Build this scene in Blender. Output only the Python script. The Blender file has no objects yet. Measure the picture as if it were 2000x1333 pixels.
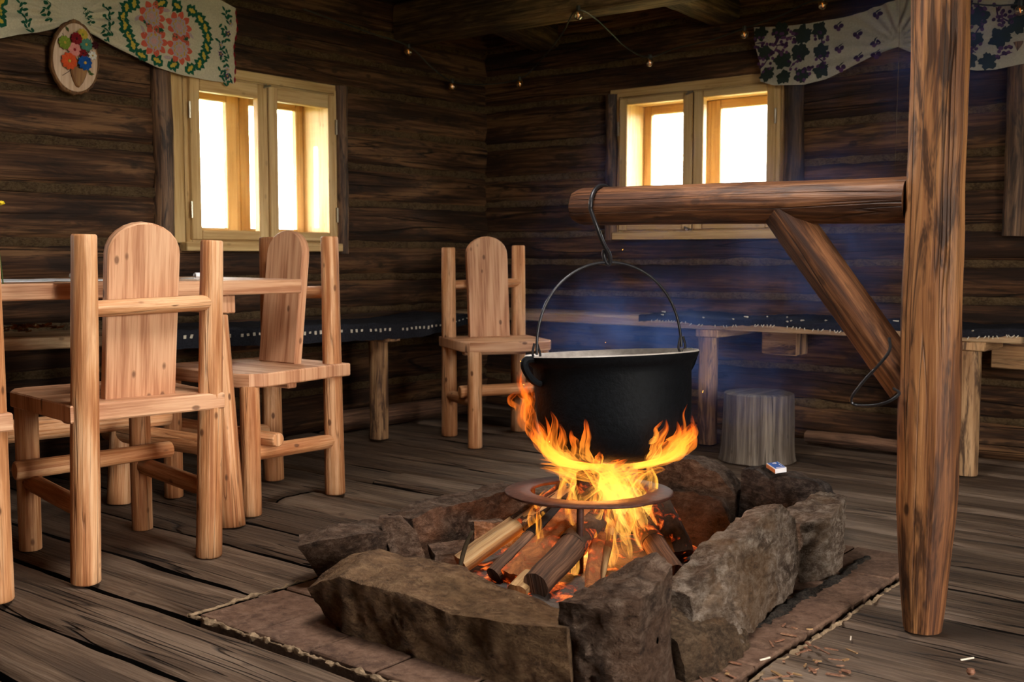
import bpy, bmesh, math, random
import numpy as np
from mathutils import Vector, Matrix
rng = random.Random(7)
nrg = np.random.default_rng(11)
S = bpy.context.scene
COL = S.collection

# ------------------------------------------------------------------ camera
CAM_H = 0.85
cd = bpy.data.cameras.new('camera'); cam = bpy.data.objects.new('camera', cd); COL.objects.link(cam)
cd.sensor_width = 36.0; cd.lens = 38.7; cd.clip_start = 0.02; cd.clip_end = 300
YAW = math.radians(51.386); PIT = math.radians(4.428)
cam.location = (0, 0, CAM_H)
_f = Vector((-math.cos(YAW)*math.cos(PIT), math.sin(YAW)*math.cos(PIT), -math.sin(PIT)))
_r = Vector((math.sin(YAW), math.cos(YAW), 0)); _u = _r.cross(_f)
cam.rotation_euler = Matrix((_r, _u, -_f)).transposed().to_euler()
cd.dof.use_dof = True; cd.dof.focus_distance = 2.95; cd.dof.aperture_fstop = 6.3
S.camera = cam

# ------------------------------------------------------------------ sky, colour management, sampling behaviour
W = bpy.data.worlds.new('overcast_sky'); S.world = W; W.use_nodes = True
bg = W.node_tree.nodes['Background']
bg.inputs[0].default_value = (1.0, 0.955, 0.90, 1); bg.inputs[1].default_value = 15.0
S.view_settings.view_transform = 'Standard'; S.view_settings.look = 'None'
S.view_settings.gamma = 1.0; S.view_settings.use_curve_mapping = False
S.view_settings.exposure = 1.36
S.render.film_transparent = False
try:
    S.cycles.transparent_max_bounces = 64; S.cycles.max_bounces = 6; S.cycles.diffuse_bounces = 4; S.cycles.glossy_bounces = 2
    S.cycles.sample_clamp_indirect = 6; S.cycles.use_denoising = True
    S.cycles.caustics_reflective = False; S.cycles.caustics_refractive = False
    S.cycles.volume_bounces = 0; S.cycles.use_adaptive_sampling = True; S.cycles.adaptive_threshold = .03
except Exception: pass

# room: left wall face at XL, back wall face at YB, others out of the frame
XL, YB, XR, YF, ZC = -4.0, 4.777, 2.6, -2.4, 2.13
def portal(name, loc, rot, sx, sy):
    l = bpy.data.lights.new(name, 'AREA'); l.shape = 'RECTANGLE'; l.size = sx; l.size_y = sy
    l.cycles.is_portal = True
    o = bpy.data.objects.new(name, l); COL.objects.link(o); o.location = loc; o.rotation_euler = rot
    return o
PI = math.pi
portal('daylight_portal', (XL-.24, 3.22, 1.26), (0, -PI/2, 0), .8, .95)
portal('daylight_portal', (-2.68, YB+.24, 1.31), (-PI/2, 0, 0), .95, .8)
portal('daylight_portal', (XL-.24, .62, 1.26), (0, -PI/2, 0), .8, .95)
portal('daylight_portal', (XR+.24, 2.75, 1.26), (0, PI/2, 0), .9, .65)
portal('daylight_portal', (XR+.24, .95, 1.0), (0, PI/2, 0), 1.95, 1.4)
portal('daylight_portal', (-1.55, 1.82, ZC+.12), (0, 0, 0), .6, .62)  # sky light through the opening added in the ceiling

# light of the fire itself
def fire_light(loc, power, rad, col=(1, .36, .08)):
    l = bpy.data.lights.new('fire_light', 'POINT'); l.energy = power; l.color = col; l.shadow_soft_size = rad
    o = bpy.data.objects.new('fire_light', l); COL.objects.link(o); o.location = loc
fire_light((-1.66, 2.44, .25), 4.6, .07)
fire_light((-1.64, 2.36, .10), 3.0, .05)
# ------------------------------------------------------------------ vector noise
_perm = nrg.permutation(256); _perm = np.concatenate([_perm, _perm, _perm])
_g = nrg.normal(size=(256, 3)); _g /= np.linalg.norm(_g, axis=1)[:, None]
def pn(P):
    P = np.asarray(P, float); i = np.floor(P).astype(int); f = P - i; i &= 255
    u = f*f*f*(f*(f*6-15)+10); out = 0
    for dx in (0, 1):
        for dy in (0, 1):
            for dz in (0, 1):
                h = _perm[_perm[_perm[(i[..., 0]+dx) & 255] + ((i[..., 1]+dy) & 255)] + ((i[..., 2]+dz) & 255)]
                g = _g[h]; d = f - np.array([dx, dy, dz])
                w = (u[..., 0] if dx else 1-u[..., 0])*(u[..., 1] if dy else 1-u[..., 1])*(u[..., 2] if dz else 1-u[..., 2])
                out = out + w*(g*d).sum(-1)
    return out
def fbm(P, o=4, l=2.1, g=.5):
    P = np.asarray(P, float); a = 1; r = 0
    for k in range(o):
        r = r + a*pn(P + 17.3*k); P = P*l; a *= g
    return r
def vec3(P, o=3): return np.stack([fbm(P, o), fbm(np.asarray(P)+31.7, o), fbm(np.asarray(P)+77.1, o)], -1)

# ------------------------------------------------------------------ mesh builder
def unit(v): v = np.asarray(v, float); return v/(np.linalg.norm(v)+1e-12)
class MB:
    def __init__(s): s.v = []; s.f = []; s.uv = []; s.t = []; s.m = []; s.n = 0
    def add(s, V, F, UV, tint=.5, mat=0):
        V = np.asarray(V, float); b = s.n; s.v.append(V); s.n += len(V)
        s.f += [[b+i for i in f] for f in F]; s.uv += UV; s.m += [mat]*len(F)
        s.t.append(np.full(len(V), tint) if np.isscalar(tint) else np.asarray(tint, float))
    def grid(s, P, U, Vv, closed=False, tint=.5, mat=0, flip=False, off=(0, 0)):
        P = np.asarray(P, float); n, m = P.shape[:2]; F = []; UV = []
        U = np.asarray(U)+off[0]; Vv = np.asarray(Vv)+off[1]
        mm = m if closed else m-1
        for i in range(n-1):
            for j in range(mm):
                k = (j+1) % m
                q = [(i, j), (i, k), (i+1, k), (i+1, j)]
                uj1 = j+1
                c = [(U[i, j], Vv[i, j]), (U[i, uj1], Vv[i, uj1 if Vv.shape[1] > m else k]), (U[i+1, uj1], Vv[i+1, uj1 if Vv.shape[1] > m else k]), (U[i+1, j], Vv[i+1, j])]
                if flip: q = q[::-1]; c = c[::-1]
                F.append([a*m+b for a, b in q]); UV += c
        s.add(P.reshape(-1, 3), F, UV, tint, mat)
    def tube(s, path, rad, seg=14, wob=0, wf=(3, 4), off=None, cap=True, prof=None, tint=.5, mat=0, seed=0, endround=0, up=None):
        path = np.asarray(path, float); n = len(path)
        rad = np.full(n, rad) if np.isscalar(rad) else np.asarray(rad, float)
        if endround:
            e = endround
            a, b = path[0], path[-1]; d0 = unit(path[1]-path[0]); d1 = unit(path[-1]-path[-2])
            path = np.vstack([a, a+d0*e*.35, a+d0*e, path[1:-1], b-d1*e, b-d1*e*.35, b])
            rad = np.concatenate([[rad[0]*.84, rad[0]*.95, rad[0]], rad[1:-1], [rad[-1], rad[-1]*.95, rad[-1]*.84]]); n = len(path)
        T = np.gradient(path, axis=0); T /= np.linalg.norm(T, axis=1)[:, None]
        x = np.cross(T[0], [0, 0, 1] if up is None else up)
        if np.linalg.norm(x) < .15: x = np.cross(T[0], [0, 1, 0])
        x = unit(x); th = np.linspace(0, 2*PI, seg, endpoint=False)
        L = np.concatenate([[0], np.cumsum(np.linalg.norm(np.diff(path, axis=0), axis=1))])
        P = np.zeros((n, seg, 3))
        for i in range(n):
            x = unit(x - T[i]*np.dot(x, T[i])); y = np.cross(T[i], x)
            r = np.full(seg, rad[i])
            if prof is not None: r = r*prof(th)
            if wob:
                r = r*(1+wob*fbm(np.stack([np.cos(th)*wf[0]/2+seed*3.1, np.sin(th)*wf[0]/2+seed, np.full(seg, L[i]*wf[1]+seed*7.7)], -1), 3))
            P[i] = path[i] + np.outer(r*np.cos(th), x) + np.outer(r*np.sin(th), y)
        if off is None: off = (rng.uniform(0, 9), rng.uniform(0, 9))
        rm = max(rad.max(), 1e-4); U = np.tile(np.linspace(0, 2*PI*rm, seg+1), (n, 1)); V = np.tile(L[:, None], (1, seg+1))
        s.grid(P, U, V, True, tint if np.isscalar(tint) else np.repeat(tint, seg), mat, False, off)
        if cap:
            for i, fl in ((0, True), (n-1, False)):
                c = P[i].mean(0); b = s.n; q = P[i]-c; pu = q@x; pv = q@np.cross(T[i], x)
                idx = list(range(seg)); F = []; UV = []
                for j in range(seg):
                    k = (j+1) % seg; tri = [j, k, seg]; cu = [(pu[j]+off[0]+.3, pv[j]*.3+off[1]+5), (pu[k]+off[0]+.3, pv[k]*.3+off[1]+5), (off[0]+.3, off[1]+5)]
                    if fl: tri = tri[::-1]; cu = cu[::-1]
                    F.append(tri); UV += cu
                tt = tint if np.isscalar(tint) else tint[i]
                s.add(np.vstack([P[i], c]), F, UV, tt, mat)
    def box(s, c, half, R=None, ch=.004, g=0, off=None, tint=.5, mat=0, warp=None):
        R = np.eye(3) if R is None else np.asarray(R, float)   # rows = local axes
        h = np.asarray(half, float); ch = min(ch, h.min()*.6); V = []; ix = {}
        for sx in (-1, 1):
            for sy in (-1, 1):
                for sz in (-1, 1):
                    for a in range(3):
                        p = np.array([sx, sy, sz])*h; q = p.copy()
                        for b in range(3):
                            if b != a: q[b] -= np.sign(q[b])*ch
                        ix[(sx, sy, sz, a)] = len(V); V.append(q)
        F = []
        def ordf(ids):
            p = np.array([V[i] for i in ids]); cc = p.mean(0); n = cc/np.maximum(h, 1e-9)
            nn = np.cross(p[1]-p[0], p[2]-p[0])
            return ids if nn@(cc) > 0 else ids[::-1]
        for a in range(3):
            b, d = [k for k in range(3) if k != a]
            for sg in (-1, 1):
                q = []
                for (u, w) in ((-1, -1), (1, -1), (1, 1), (-1, 1)):
                    k = [0, 0, 0]; k[a] = sg; k[b] = u; k[d] = w; q.append(ix[(*k, a)])
                F.append(ordf(q))
            for u in (-1, 1):
                for w in (-1, 1):
                    k0 = [0, 0, 0]; k0[b] = u; k0[d] = w; k1 = k0.copy(); k0[a] = -1; k1[a] = 1
                    F.append(ordf([ix[(*k0, b)], ix[(*k1, b)], ix[(*k1, d)], ix[(*k0, d)]]))
        for sx in (-1, 1):
            for sy in (-1, 1):
                for sz in (-1, 1): F.append(ordf([ix[(sx, sy, sz, a)] for a in range(3)]))
        V = np.array(V); off = (rng.uniform(0, 9), rng.uniform(0, 9)) if off is None else off; UV = []
        for f in F:
            p = V[f]; n = np.abs(np.cross(p[1]-p[0], p[2]-p[0])); a = int(n.argmax())
            if a == g: b, d = [k for k in range(3) if k != a]
            else: d = g; b = [k for k in range(3) if k not in (a, g)][0]
            UV += [(q[b]+off[0]+a*.7, q[d]+off[1]) for q in p]
        if warp is not None: V = warp(V)
        s.add(V@R+np.asarray(c, float), F, UV, tint, mat)
    def prism(s, pts, O, eu, ev, ew, t, ch=.004, off=None, tint=.5, mat=0, g=1):
        p = np.asarray(pts, float); n = len(p); O = np.asarray(O, float); cen = p.mean(0)
        off = (rng.uniform(0, 9), rng.uniform(0, 9)) if off is None else off
        d = p-cen; q = cen+d*(1-ch/np.maximum(np.linalg.norm(d, axis=1), 1e-6))[:, None]
        rings = [(q, -t/2), (p, -t/2+ch), (p, t/2-ch), (q, t/2)]
        V = []
        for r, w in rings: V += [O+a*np.asarray(eu)+b*np.asarray(ev)+w*np.asarray(ew) for a, b in r]
        F = []; UV = []
        for k in range(3):
            for j in range(n):
                m = (j+1) % n; F.append([k*n+j, k*n+m, (k+1)*n+m, (k+1)*n+j])
                ww = [rings[k][1], rings[k][1], rings[k+1][1], rings[k+1][1]]
                along = abs(p[m][g]-p[j][g]) > .5*np.linalg.norm(p[m]-p[j])
                for id_, w in zip((j, m, m, j), ww): UV.append((p[id_][1-g]*(0 if along else 1)+(w if along else 0)+off[0], p[id_][g]*(1 if along else 0)+(0 if along else w*.5)+off[1]))
        F.append(list(range(n))[::-1]); UV += [(r_[1-g]+off[0], r_[g]+off[1]) for r_ in q[::-1]]
        F.append([3*n+j for j in range(n)]); UV += [(r_[1-g]+off[0]+.5, r_[g]+off[1]) for r_ in q]
        if np.dot(np.cross(eu, ev), ew) < 0:
            UV2 = []; i = 0
            for f in F: UV2 += UV[i:i+len(f)][::-1]; i += len(f)
            F = [f[::-1] for f in F]; UV = UV2
        s.add(V, F, UV, tint, mat)
    def lathe(s, prof, seg=48, M=None, tint=.5, mat=0):
        p = np.asarray(prof, float); th = np.linspace(0, 2*PI, seg, endpoint=False)
        P = np.stack([np.outer(p[:, 0], np.cos(th)), np.outer(p[:, 0], np.sin(th)), np.tile(p[:, 1][:, None], (1, seg))], -1)
        L = np.concatenate([[0], np.cumsum(np.linalg.norm(np.diff(p, axis=0), axis=1))])
        if M is not None: P = P@np.asarray(M[0]).T+np.asarray(M[1])
        s.grid(P, np.tile(np.linspace(0, 2*PI*p[:, 0].max(), seg+1), (len(p), 1)), np.tile(L[:, None], (1, seg+1)), True, tint, mat)
    def loft(s, secs, step=.016, amp=(.02, 6, .007, 24), seed=0, tint=.5, mat=0, ridge=0):
        secs = [np.asarray(q, float) for q in secs]; k = len(secs[0])
        per = [max(2, int(np.ceil(max(np.linalg.norm(q[(j+1) % k]-q[j]) for q in secs)/step))) for j in range(k)]
        def ring(q):
            out = []
            for j in range(k):
                for a in range(per[j]): out.append(q[j]+(q[(j+1) % k]-q[j])*a/per[j])
            return np.array(out)
        R = [ring(q) for q in secs]; rows = []
        for a, b in zip(R[:-1], R[1:]):
            n = max(1, int(np.ceil(np.linalg.norm(a-b, axis=1).mean()/step)))
            rows += [a+(b-a)*i/n for i in range(n)]
        rows.append(R[-1])
        nc = max(2, int(np.ceil(np.linalg.norm(R[0]-R[0].mean(0), axis=1).max()/step/1.3)))
        def caprows(r): c = r.mean(0); return [c+(r-c)*max(i, .02)/nc for i in range(nc)]
        rows = caprows(R[0])+rows+caprows(R[-1])[::-1]
        P = np.array(rows); a0, f0, a1, f1 = amp
        q = P*f0+seed*13.7
        N = P-P.mean(1, keepdims=True); N /= np.linalg.norm(N, axis=-1, keepdims=True)+1e-9
        rg = lambda X: .35-np.abs(pn(X))-.5*np.abs(pn(X*2.3+4))
        cell = pn(np.floor(P*np.array([15, 15, 22])+1.5*vec3(P*9+seed, 2))*.77+.31)
        D = vec3(q, 2)*a0 + N*(rg(P*14+seed*5.1)*a1*1.7+cell*a1*.9+rg(P*46+seed)*a1*.55+pn(P*95+seed)*a1*.28)[..., None]
        if ridge: D = D+ridge*(np.abs(vec3(P*np.array([4, 4, 26])+seed, 2)))*np.sign(P-P.mean((0, 1)))
        P = P+D
        P[..., 2] = np.maximum(P[..., 2], 0.003) if ridge >= 0 else P[..., 2]
        n, m = P.shape[:2]
        U = np.tile(np.arange(m+1)*step, (n, 1)); V = np.tile((np.arange(n)*step)[:, None], (1, m+1))
        cen = P.mean((0, 1)); i, j = n//2, 0
        nn = np.cross(P[i, 1]-P[i, 0], P[i+1, 0]-P[i, 0])
        s.grid(P, U, V, True, tint, mat, flip=bool(nn@(P[i, 0]-P[i].mean(0)) < 0))
    def build(s, name, mats, parent=None, ang=40, loc=None, kind=None, label=None):
        V = np.vstack(s.v)
        if loc is None: loc = world_of(parent) if parent is not None else np.array([*((V.max(0)+V.min(0))/2)[:2], V[:, 2].min()])
        loc = np.asarray(loc, float)
        me = bpy.data.meshes.new(name); me.from_pydata((V-loc).tolist(), [], s.f)
        me.uv_layers.new(name='uv').data.foreach_set('uv', np.asarray(s.uv, np.float32).ravel())
        at = me.attributes.new('tint', 'FLOAT', 'POINT'); at.data.foreach_set('value', np.concatenate(s.t).astype(np.float32))
        mats = mats if isinstance(mats, (list, tuple)) else [mats]
        for m in mats: me.materials.append(m)
        me.polygons.foreach_set('material_index', s.m)
        me.polygons.foreach_set('use_smooth', [True]*len(s.f)); me.update()
        if ang < 180: me.set_sharp_from_angle(angle=math.radians(ang))
        o = bpy.data.objects.new(name, me); COL.objects.link(o)
        if parent is not None:
            o.parent = parent; o.location = Vector(loc)-Vector(world_of(parent))
        else: o.location = loc
        if kind: o['kind'] = kind
        if label: o['label'] = label
        return o
_wl = {}
def world_of(o):
    v = Vector(o.location); p = o.parent
    while p is not None: v = v+Vector(p.location); p = p.parent
    return np.array(v)
def thing(name, label, cat, loc, group=None):
    o = bpy.data.objects.new(name, None); COL.objects.link(o); o.location = loc; o.empty_display_size = .1
    o['label'] = label; o['category'] = cat
    if group: o['group'] = group
    return o
def tag(o, label, cat, group=None, kind=None):
    o['label'] = label; o['category'] = cat
    if group: o['group'] = group
    if kind: o['kind'] = kind
    return o
def lin(a, b, n): return np.linspace(np.asarray(a, float), np.asarray(b, float), n)
def spline(pts, n=8):
    p = np.asarray(pts, float); q = np.vstack([2*p[0]-p[1], p, 2*p[-1]-p[-2]]); out = []
    for i in range(len(p)-1):
        a, b, c, d = q[i:i+4]
        for t in np.linspace(0, 1, n, endpoint=False):
            out.append(.5*((2*b)+(-a+c)*t+(2*a-5*b+4*c-d)*t*t+(-a+3*b-3*c+d)*t**3))
    return np.array(out+[p[-1]])

# ------------------------------------------------------------------ materials
class NT:
    def __init__(s, name):
        s.m = bpy.data.materials.new(name); s.m.use_nodes = True; s.t = s.m.node_tree
        s.t.nodes.clear(); s.out = s.t.nodes.new('ShaderNodeOutputMaterial')
    def __call__(s, typ, ins=None, out=0, **pr):
        n = s.t.nodes.new(typ)
        for k, v in pr.items(): setattr(n, k, v)
        for k, v in (ins or {}).items():
            sk = n.inputs[k]
            if isinstance(v, bpy.types.NodeSocket): s.t.links.new(v, sk)
            else: sk.default_value = v
        s.last = n
        return n.outputs[out]
    def math(s, op, a, b=0.0, c=0.0, clamp=False): return s('ShaderNodeMath', {0: a, 1: b, 2: c}, operation=op, use_clamp=clamp)
    def mul(s, v, k): return s('ShaderNodeVectorMath', {0: v, 1: k}, operation='MULTIPLY')
    def add(s, v, k): return s('ShaderNodeVectorMath', {0: v, 1: k}, operation='ADD')
    def mix(s, f, a, b, mode='MIX'):
        return s('ShaderNodeMix', {0: f, 6: a, 7: b}, out=2, data_type='RGBA', blend_type=mode)
    def noise(s, v, sc=1., det=4., ro=.55, dis=0., out=0): return s('ShaderNodeTexNoise', {'Vector': v, 'Scale': sc, 'Detail': det, 'Roughness': ro, 'Distortion': dis}, out=out)
    def vor(s, v, sc=1., feature='F1', out=0, rand=1.): return s('ShaderNodeTexVoronoi', {'Vector': v, 'Scale': sc, 'Randomness': rand}, out=out, feature=feature)
    def rmp(s, v, a, b, lo=0., hi=1.):
        return s('ShaderNodeMapRange', {0: v, 1: a, 2: b, 3: lo, 4: hi}, clamp=True)
    def bump(s, h, st, d=.01, n=None):
        i = {'Strength': st, 'Distance': d, 'Height': h}
        if n is not None: i['Normal'] = n
        return s('ShaderNodeBump', i)
    def uv(s, ob=True):
        u = s('ShaderNodeUVMap', uv_map='uv')
        if ob:
            r = s('ShaderNodeObjectInfo', out=5)
            c = s('ShaderNodeCombineXYZ', {0: s.math('MULTIPLY', r, 37.), 1: s.math('MULTIPLY', r, 71.), 2: r})
            u = s.add(u, c)
        return u
    def tint(s): return s('ShaderNodeAttribute', out=2, attribute_name='tint')
    def bsdf(s, col, rough, n=None, spec=.3, **kw):
        i = {'Base Color': col, 'Roughness': rough, 'Specular IOR Level': spec}
        if n is not None: i['Normal'] = n
        i.update(kw)
        b = s('ShaderNodeBsdfPrincipled', i); s.t.links.new(b, s.out.inputs[0]); return s.m
def c4(*c): return (*c, 1.0)
def wood(name, dark, mid, light, knots=1., ring=22., patch=0., patchcol=(.05, .03, .02), rough=.6, bump=.35, gscale=1., crack=0., spec=.25, knotcol=None):
    t = NT(name); u = t.uv(); tn = t.tint()
    g1 = t.noise(t.mul(u, (110*gscale, 3.6*gscale, 1)), 1, 3.5, .7)
    g2 = t.noise(t.mul(u, (7*gscale, .9*gscale, 1)), 1, 1, .5)
    r = t.math('SINE', t.math('MULTIPLY', g2, ring))
    g = t.math('ADD', t.math('MULTIPLY', g1, 1.0), t.math('MULTIPLY', r, .13))
    g = t.math('ADD', g, t.math('MULTIPLY', t.math('SUBTRACT', tn, .5), .5))
    c = t.mix(t.rmp(g, .30, .53), c4(*dark), c4(*mid)); c = t.mix(t.rmp(g, .50, .74), c, c4(*light))
    h = g1
    if knots:
        kn = t.vor(t.mul(u, (17*gscale, 9.5*gscale, 1)), 1)
        k2 = t.math('MULTIPLY', t.rmp(kn, .08, .14, 1, 0), knots)
        kc = knotcol or tuple(x*.35 for x in dark)
        c = t.mix(k2, c, c4(*kc))
    if patch:
        pz = t.noise(t.mul(u, (24, 3.6, 1)), 1, 4, .7, .6)
        c = t.mix(t.math('MULTIPLY', t.rmp(pz, .48, .60), patch), c, c4(*patchcol))
    if crack:
        cr = t.noise(t.mul(u, (34*gscale, 1.2*gscale, 1)), 1, 1.5, .5, .3)
        ck = t.math('MULTIPLY', t.rmp(t.math('ABSOLUTE', t.math('SUBTRACT', cr, .5)), .0, .018, 1, 0), t.rmp(g2, .44, .54))
        c = t.mix(t.math('MULTIPLY', ck, crack), c, c4(*(x*.18 for x in dark)))
        h = t.math('SUBTRACT', h, t.math('MULTIPLY', ck, 1.2))
    n = t.bump(h, bump, .007)
    return t.bsdf(c, t.rmp(g, .2, .9, min(1, rough+.12), rough-.08), n, spec)
def rock(name, a, b, d, rust=.3, rustcol=(.22, .10, .04), sc=1., bump=1.):
    t = NT(name); p = t('ShaderNodeTexCoord', out=3); r = t('ShaderNodeObjectInfo', out=5)
    p = t.add(p, t('ShaderNodeCombineXYZ', {0: t.math('MULTIPLY', r, 41.), 1: t.math('MULTIPLY', r, 13.), 2: t.math('MULTIPLY', r, 29.)}))
    n1 = t.noise(p, 9*sc, 3, .65); n2 = t.noise(t.mul(p, (1, 1, 1.9)), 30*sc, 6, .78, .3); n4 = t.noise(p, 5*sc, 3, .6, .6)
    c = t.mix(t.rmp(n1, .32, .56), c4(*d), c4(*a)); c = t.mix(t.rmp(n2, .47, .66), c, c4(*b))
    c = t.mix(t.math('MULTIPLY', t.rmp(n4, .5, .64), rust), c, c4(*rustcol))
    c = t.mix(t.rmp(n2, .46, .34, 0, .75), c, c4(*(x*.6 for x in d)))
    return t.bsdf(c, .85, t.bump(n2, bump, .05), .2)
def plain(name, col, rough=.6, spec=.3, metal=0., var=.25, bsc=60., bump=.15):
    t = NT(name); p = t('ShaderNodeTexCoord', out=3); n = t.noise(p, bsc, 3, .65)
    c = t.mix(t.rmp(n, .3, .7), c4(*(x*(1-var) for x in col)), c4(*(min(1, x*(1+var)) for x in col)))
    return t.bsdf(c, rough, t.bump(n, bump, .003), spec, Metallic=metal)
# ------------------------------------------------------------------ the materials of the place
M = {}
M['pine'] = wood('pine_log', (.34, .125, .045), (.57, .27, .115), (.72, .43, .235), knots=.95, ring=26, patch=.35, patchcol=(.30, .12, .04), crack=.5, bump=.45, rough=.5)
M['board'] = wood('pine_board', (.38, .165, .08), (.58, .305, .165), (.68, .40, .235), knots=.8, ring=34, bump=.2, rough=.5)
M['benchwood'] = wood('bench_board', (.28, .17, .09), (.44, .28, .15), (.58, .42, .25), knots=.6, ring=26, patch=.3, patchcol=(.16, .09, .05), bump=.3, rough=.55)
M['benchleg'] = wood('bench_leg', (.25, .13, .06), (.44, .25, .12), (.55, .34, .17), knots=.5, ring=20, patch=.9, patchcol=(.06, .03, .02), bump=.4)
M['wall'] = wood('old_log_wall', (.023, .0095, .0042), (.074, .031, .0125), (.18, .088, .036), knots=.7, ring=24, patch=.75, patchcol=(.014, .007, .004), rough=.72, bump=.9, gscale=.6, crack=.9)
M['beam'] = wood('ceiling_beam', (.03, .018, .009), (.11, .066, .03), (.24, .15, .07), knots=.4, ring=18, patch=.6, patchcol=(.012, .008, .006), rough=.75, bump=.6, gscale=.7)
M['postwall'] = wood('wall_post_wood', (.03, .016, .01), (.09, .045, .025), (.22, .12, .06), knots=.4, ring=14, patch=.9, patchcol=(.02, .011, .008), rough=.5, bump=.5)
M['floor'] = wood('floor_plank', (.060, .035, .020), (.118, .073, .045), (.195, .134, .092), knots=.5, ring=20, patch=.35, patchcol=(.06, .036, .024), rough=.6, bump=1.0, gscale=.8, crack=1.0, spec=.35)
M['crane'] = wood('smoked_post', (.075, .026, .010), (.205, .080, .028), (.34, .155, .058), knots=.9, ring=16, patch=.9, patchcol=(.035, .013, .006), rough=.52, bump=.6, gscale=.8, crack=.8)
M['arm'] = wood('smoked_arm', (.036, .013, .006), (.115, .043, .017), (.23, .10, .043), knots=.6, ring=16, patch=.75, patchcol=(.03, .012, .007), rough=.5, bump=.5, gscale=.8, crack=.5)
M['winwood'] = wood('window_pine', (.45, .27, .10), (.58, .38, .16), (.66, .46, .22), knots=.35, ring=20, bump=.12, rough=.45)
M['stump'] = wood('weathered_stump', (.06, .042, .03), (.125, .095, .07), (.21, .165, .122), knots=.7, ring=36, patch=.3, patchcol=(.07, .045, .03), bump=.6, crack=.8)
M['bark'] = wood('firewood_bark', (.04, .02, .012), (.13, .062, .034), (.24, .13, .075), knots=.3, ring=12, patch=.5, patchcol=(.03, .02, .015), bump=.9, rough=.8)
M['split'] = wood('split_firewood', (.20, .10, .04), (.36, .205, .085), (.47, .30, .14), knots=.3, ring=20, patch=.3, patchcol=(.10, .05, .02), bump=.5)
M['chip'] = wood('wood_chip', (.14, .055, .03), (.27, .125, .07), (.45, .27, .15), knots=0, ring=10, bump=.3)
M['rockA'] = rock('tan_stone', (.23, .125, .060), (.38, .228, .118), (.09, .047, .024), rust=.45, rustcol=(.15, .085, .035))
M['rockB'] = rock('brown_stone', (.135, .078, .048), (.28, .19, .135), (.05, .028, .018), rust=.5, rustcol=(.13, .06, .03))
M['rockC'] = rock('grey_stone', (.25, .17, .115), (.52, .41, .32), (.10, .062, .04), rust=.6, rustcol=(.19, .095, .035))
M['rockD'] = rock('dark_stone', (.06, .042, .034), (.15, .115, .095), (.026, .018, .014), rust=.25)
M['paver'] = rock('brick_paver', (.135, .074, .046), (.195, .118, .078), (.08, .044, .029), rust=.2, rustcol=(.10, .05, .035), sc=1.2, bump=.25)
M['mortar'] = plain('mortar', (.24, .165, .10), .9, .1, 0, .35, 90, .8)
M['moss'] = rock('moss_chinking', (.24, .145, .065), (.35, .225, .11), (.11, .062, .028), rust=.2, sc=3)
M['dirt'] = rock('dirt', (.06, .048, .038), (.13, .105, .08), (.028, .02, .016), rust=.1, sc=4)
M['earth'] = rock('earthy_stone', (.15, .088, .045), (.26, .165, .095), (.06, .034, .018), rust=.3, sc=2)
M['iron'] = plain('cast_iron', (.0035, .0040, .0052), .62, .12, 0, .5, 90, .5)
M['wire'] = plain('black_iron_wire', (.03, .028, .03), .35, .5, .6, .2, 80, .1)
M['rust'] = plain('rusty_iron', (.062, .021, .012), .6, .25, .0, .45, 45, .4)
M['rim'] = plain('pot_inside', (.32, .275, .24), .5, .5, 0, .2, 60, .1)
M['brass'] = plain('window_hardware', (.35, .30, .22), .35, .5, .9, .1)
M['linen'] = plain('cream_linen', (.52, .46, .32), .9, .1, 0, .12, 140, .4)
M['linen2'] = plain('grey_linen', (.42, .38, .31), .9, .1, 0, .12, 140, .4)
for k, c in dict(green=(.012, .085, .045), yellow=(.50, .36, .05), coral=(.55, .10, .055), pink=(.50, .27, .24), mauve=(.40, .30, .31), purple=(.10, .04, .11), dpurple=(.045, .018, .055), dgreen=(.025, .035, .028), red=(.20, .012, .016), lime=(.20, .26, .03), teal=(.07, .20, .14), orange=(.55, .075, .02), rose=(.62, .23, .20), blue=(.012, .07, .26), white=(.72, .68, .60), gold=(.48, .30, .05), dred=(.055, .01, .012), leaf=(.05, .08, .02)).items():
    M[k] = plain('thread_'+k, c, .85, .1, 0, .15, 200, .2)
M['slice'] = wood('wood_slice', (.50, .33, .21), (.62, .44, .30), (.70, .53, .38), knots=0, ring=8, bump=.1)
M['sbark'] = wood('slice_bark', (.09, .04, .015), (.22, .10, .035), (.33, .17, .06), knots=0, ring=12, bump=.9)
M['vase'] = wood('bark_vase', (.12, .05, .02), (.21, .095, .035), (.28, .14, .05), knots=0, ring=12, bump=.4)
M['string'] = plain('jute_string', (.34, .25, .12), .9, .1)
M['twig'] = plain('dry_twig', (.05, .035, .02), .9, .1)
M['cable'] = plain('light_cable', (.02, .022, .015), .45, .5)
M['blanket'] = plain('black_wool', (.014, .014, .019), .95, .15, 0, .4, 110, 1.0)
M['stitch'] = plain('white_stitch', (.55, .50, .40), .9, .1)
M['paper'] = plain('paper_white', (.78, .78, .80), .8, .2, 0, .05)
M['mbox'] = plain('matchbox_blue', (.008, .07, .33), .6, .15, 0, .1)
M['mboxo'] = plain('matchbox_card', (.55, .22, .09), .6, .3, 0, .2)
M['match'] = plain('pale_matchwood', (.72, .62, .5), .7, .2, 0, .1)
M['leafdry'] = plain('dry_leaf', (.30, .10, .025), .8, .2, 0, .6, 30, .3)
M['yel'] = plain('yellow_petal', (.75, .55, .02), .7, .2)
M['black'] = plain('under_floor', (.012, .009, .007), .95, .1)
M['tray'] = plain('charred_wood', (.008, .007, .007), .8, .3, 0, .5, 60, .8)
M['grass'] = plain('meadow_grass', (.15, .16, .08), .95, .1, 0, .3, 5, .3)

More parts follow.
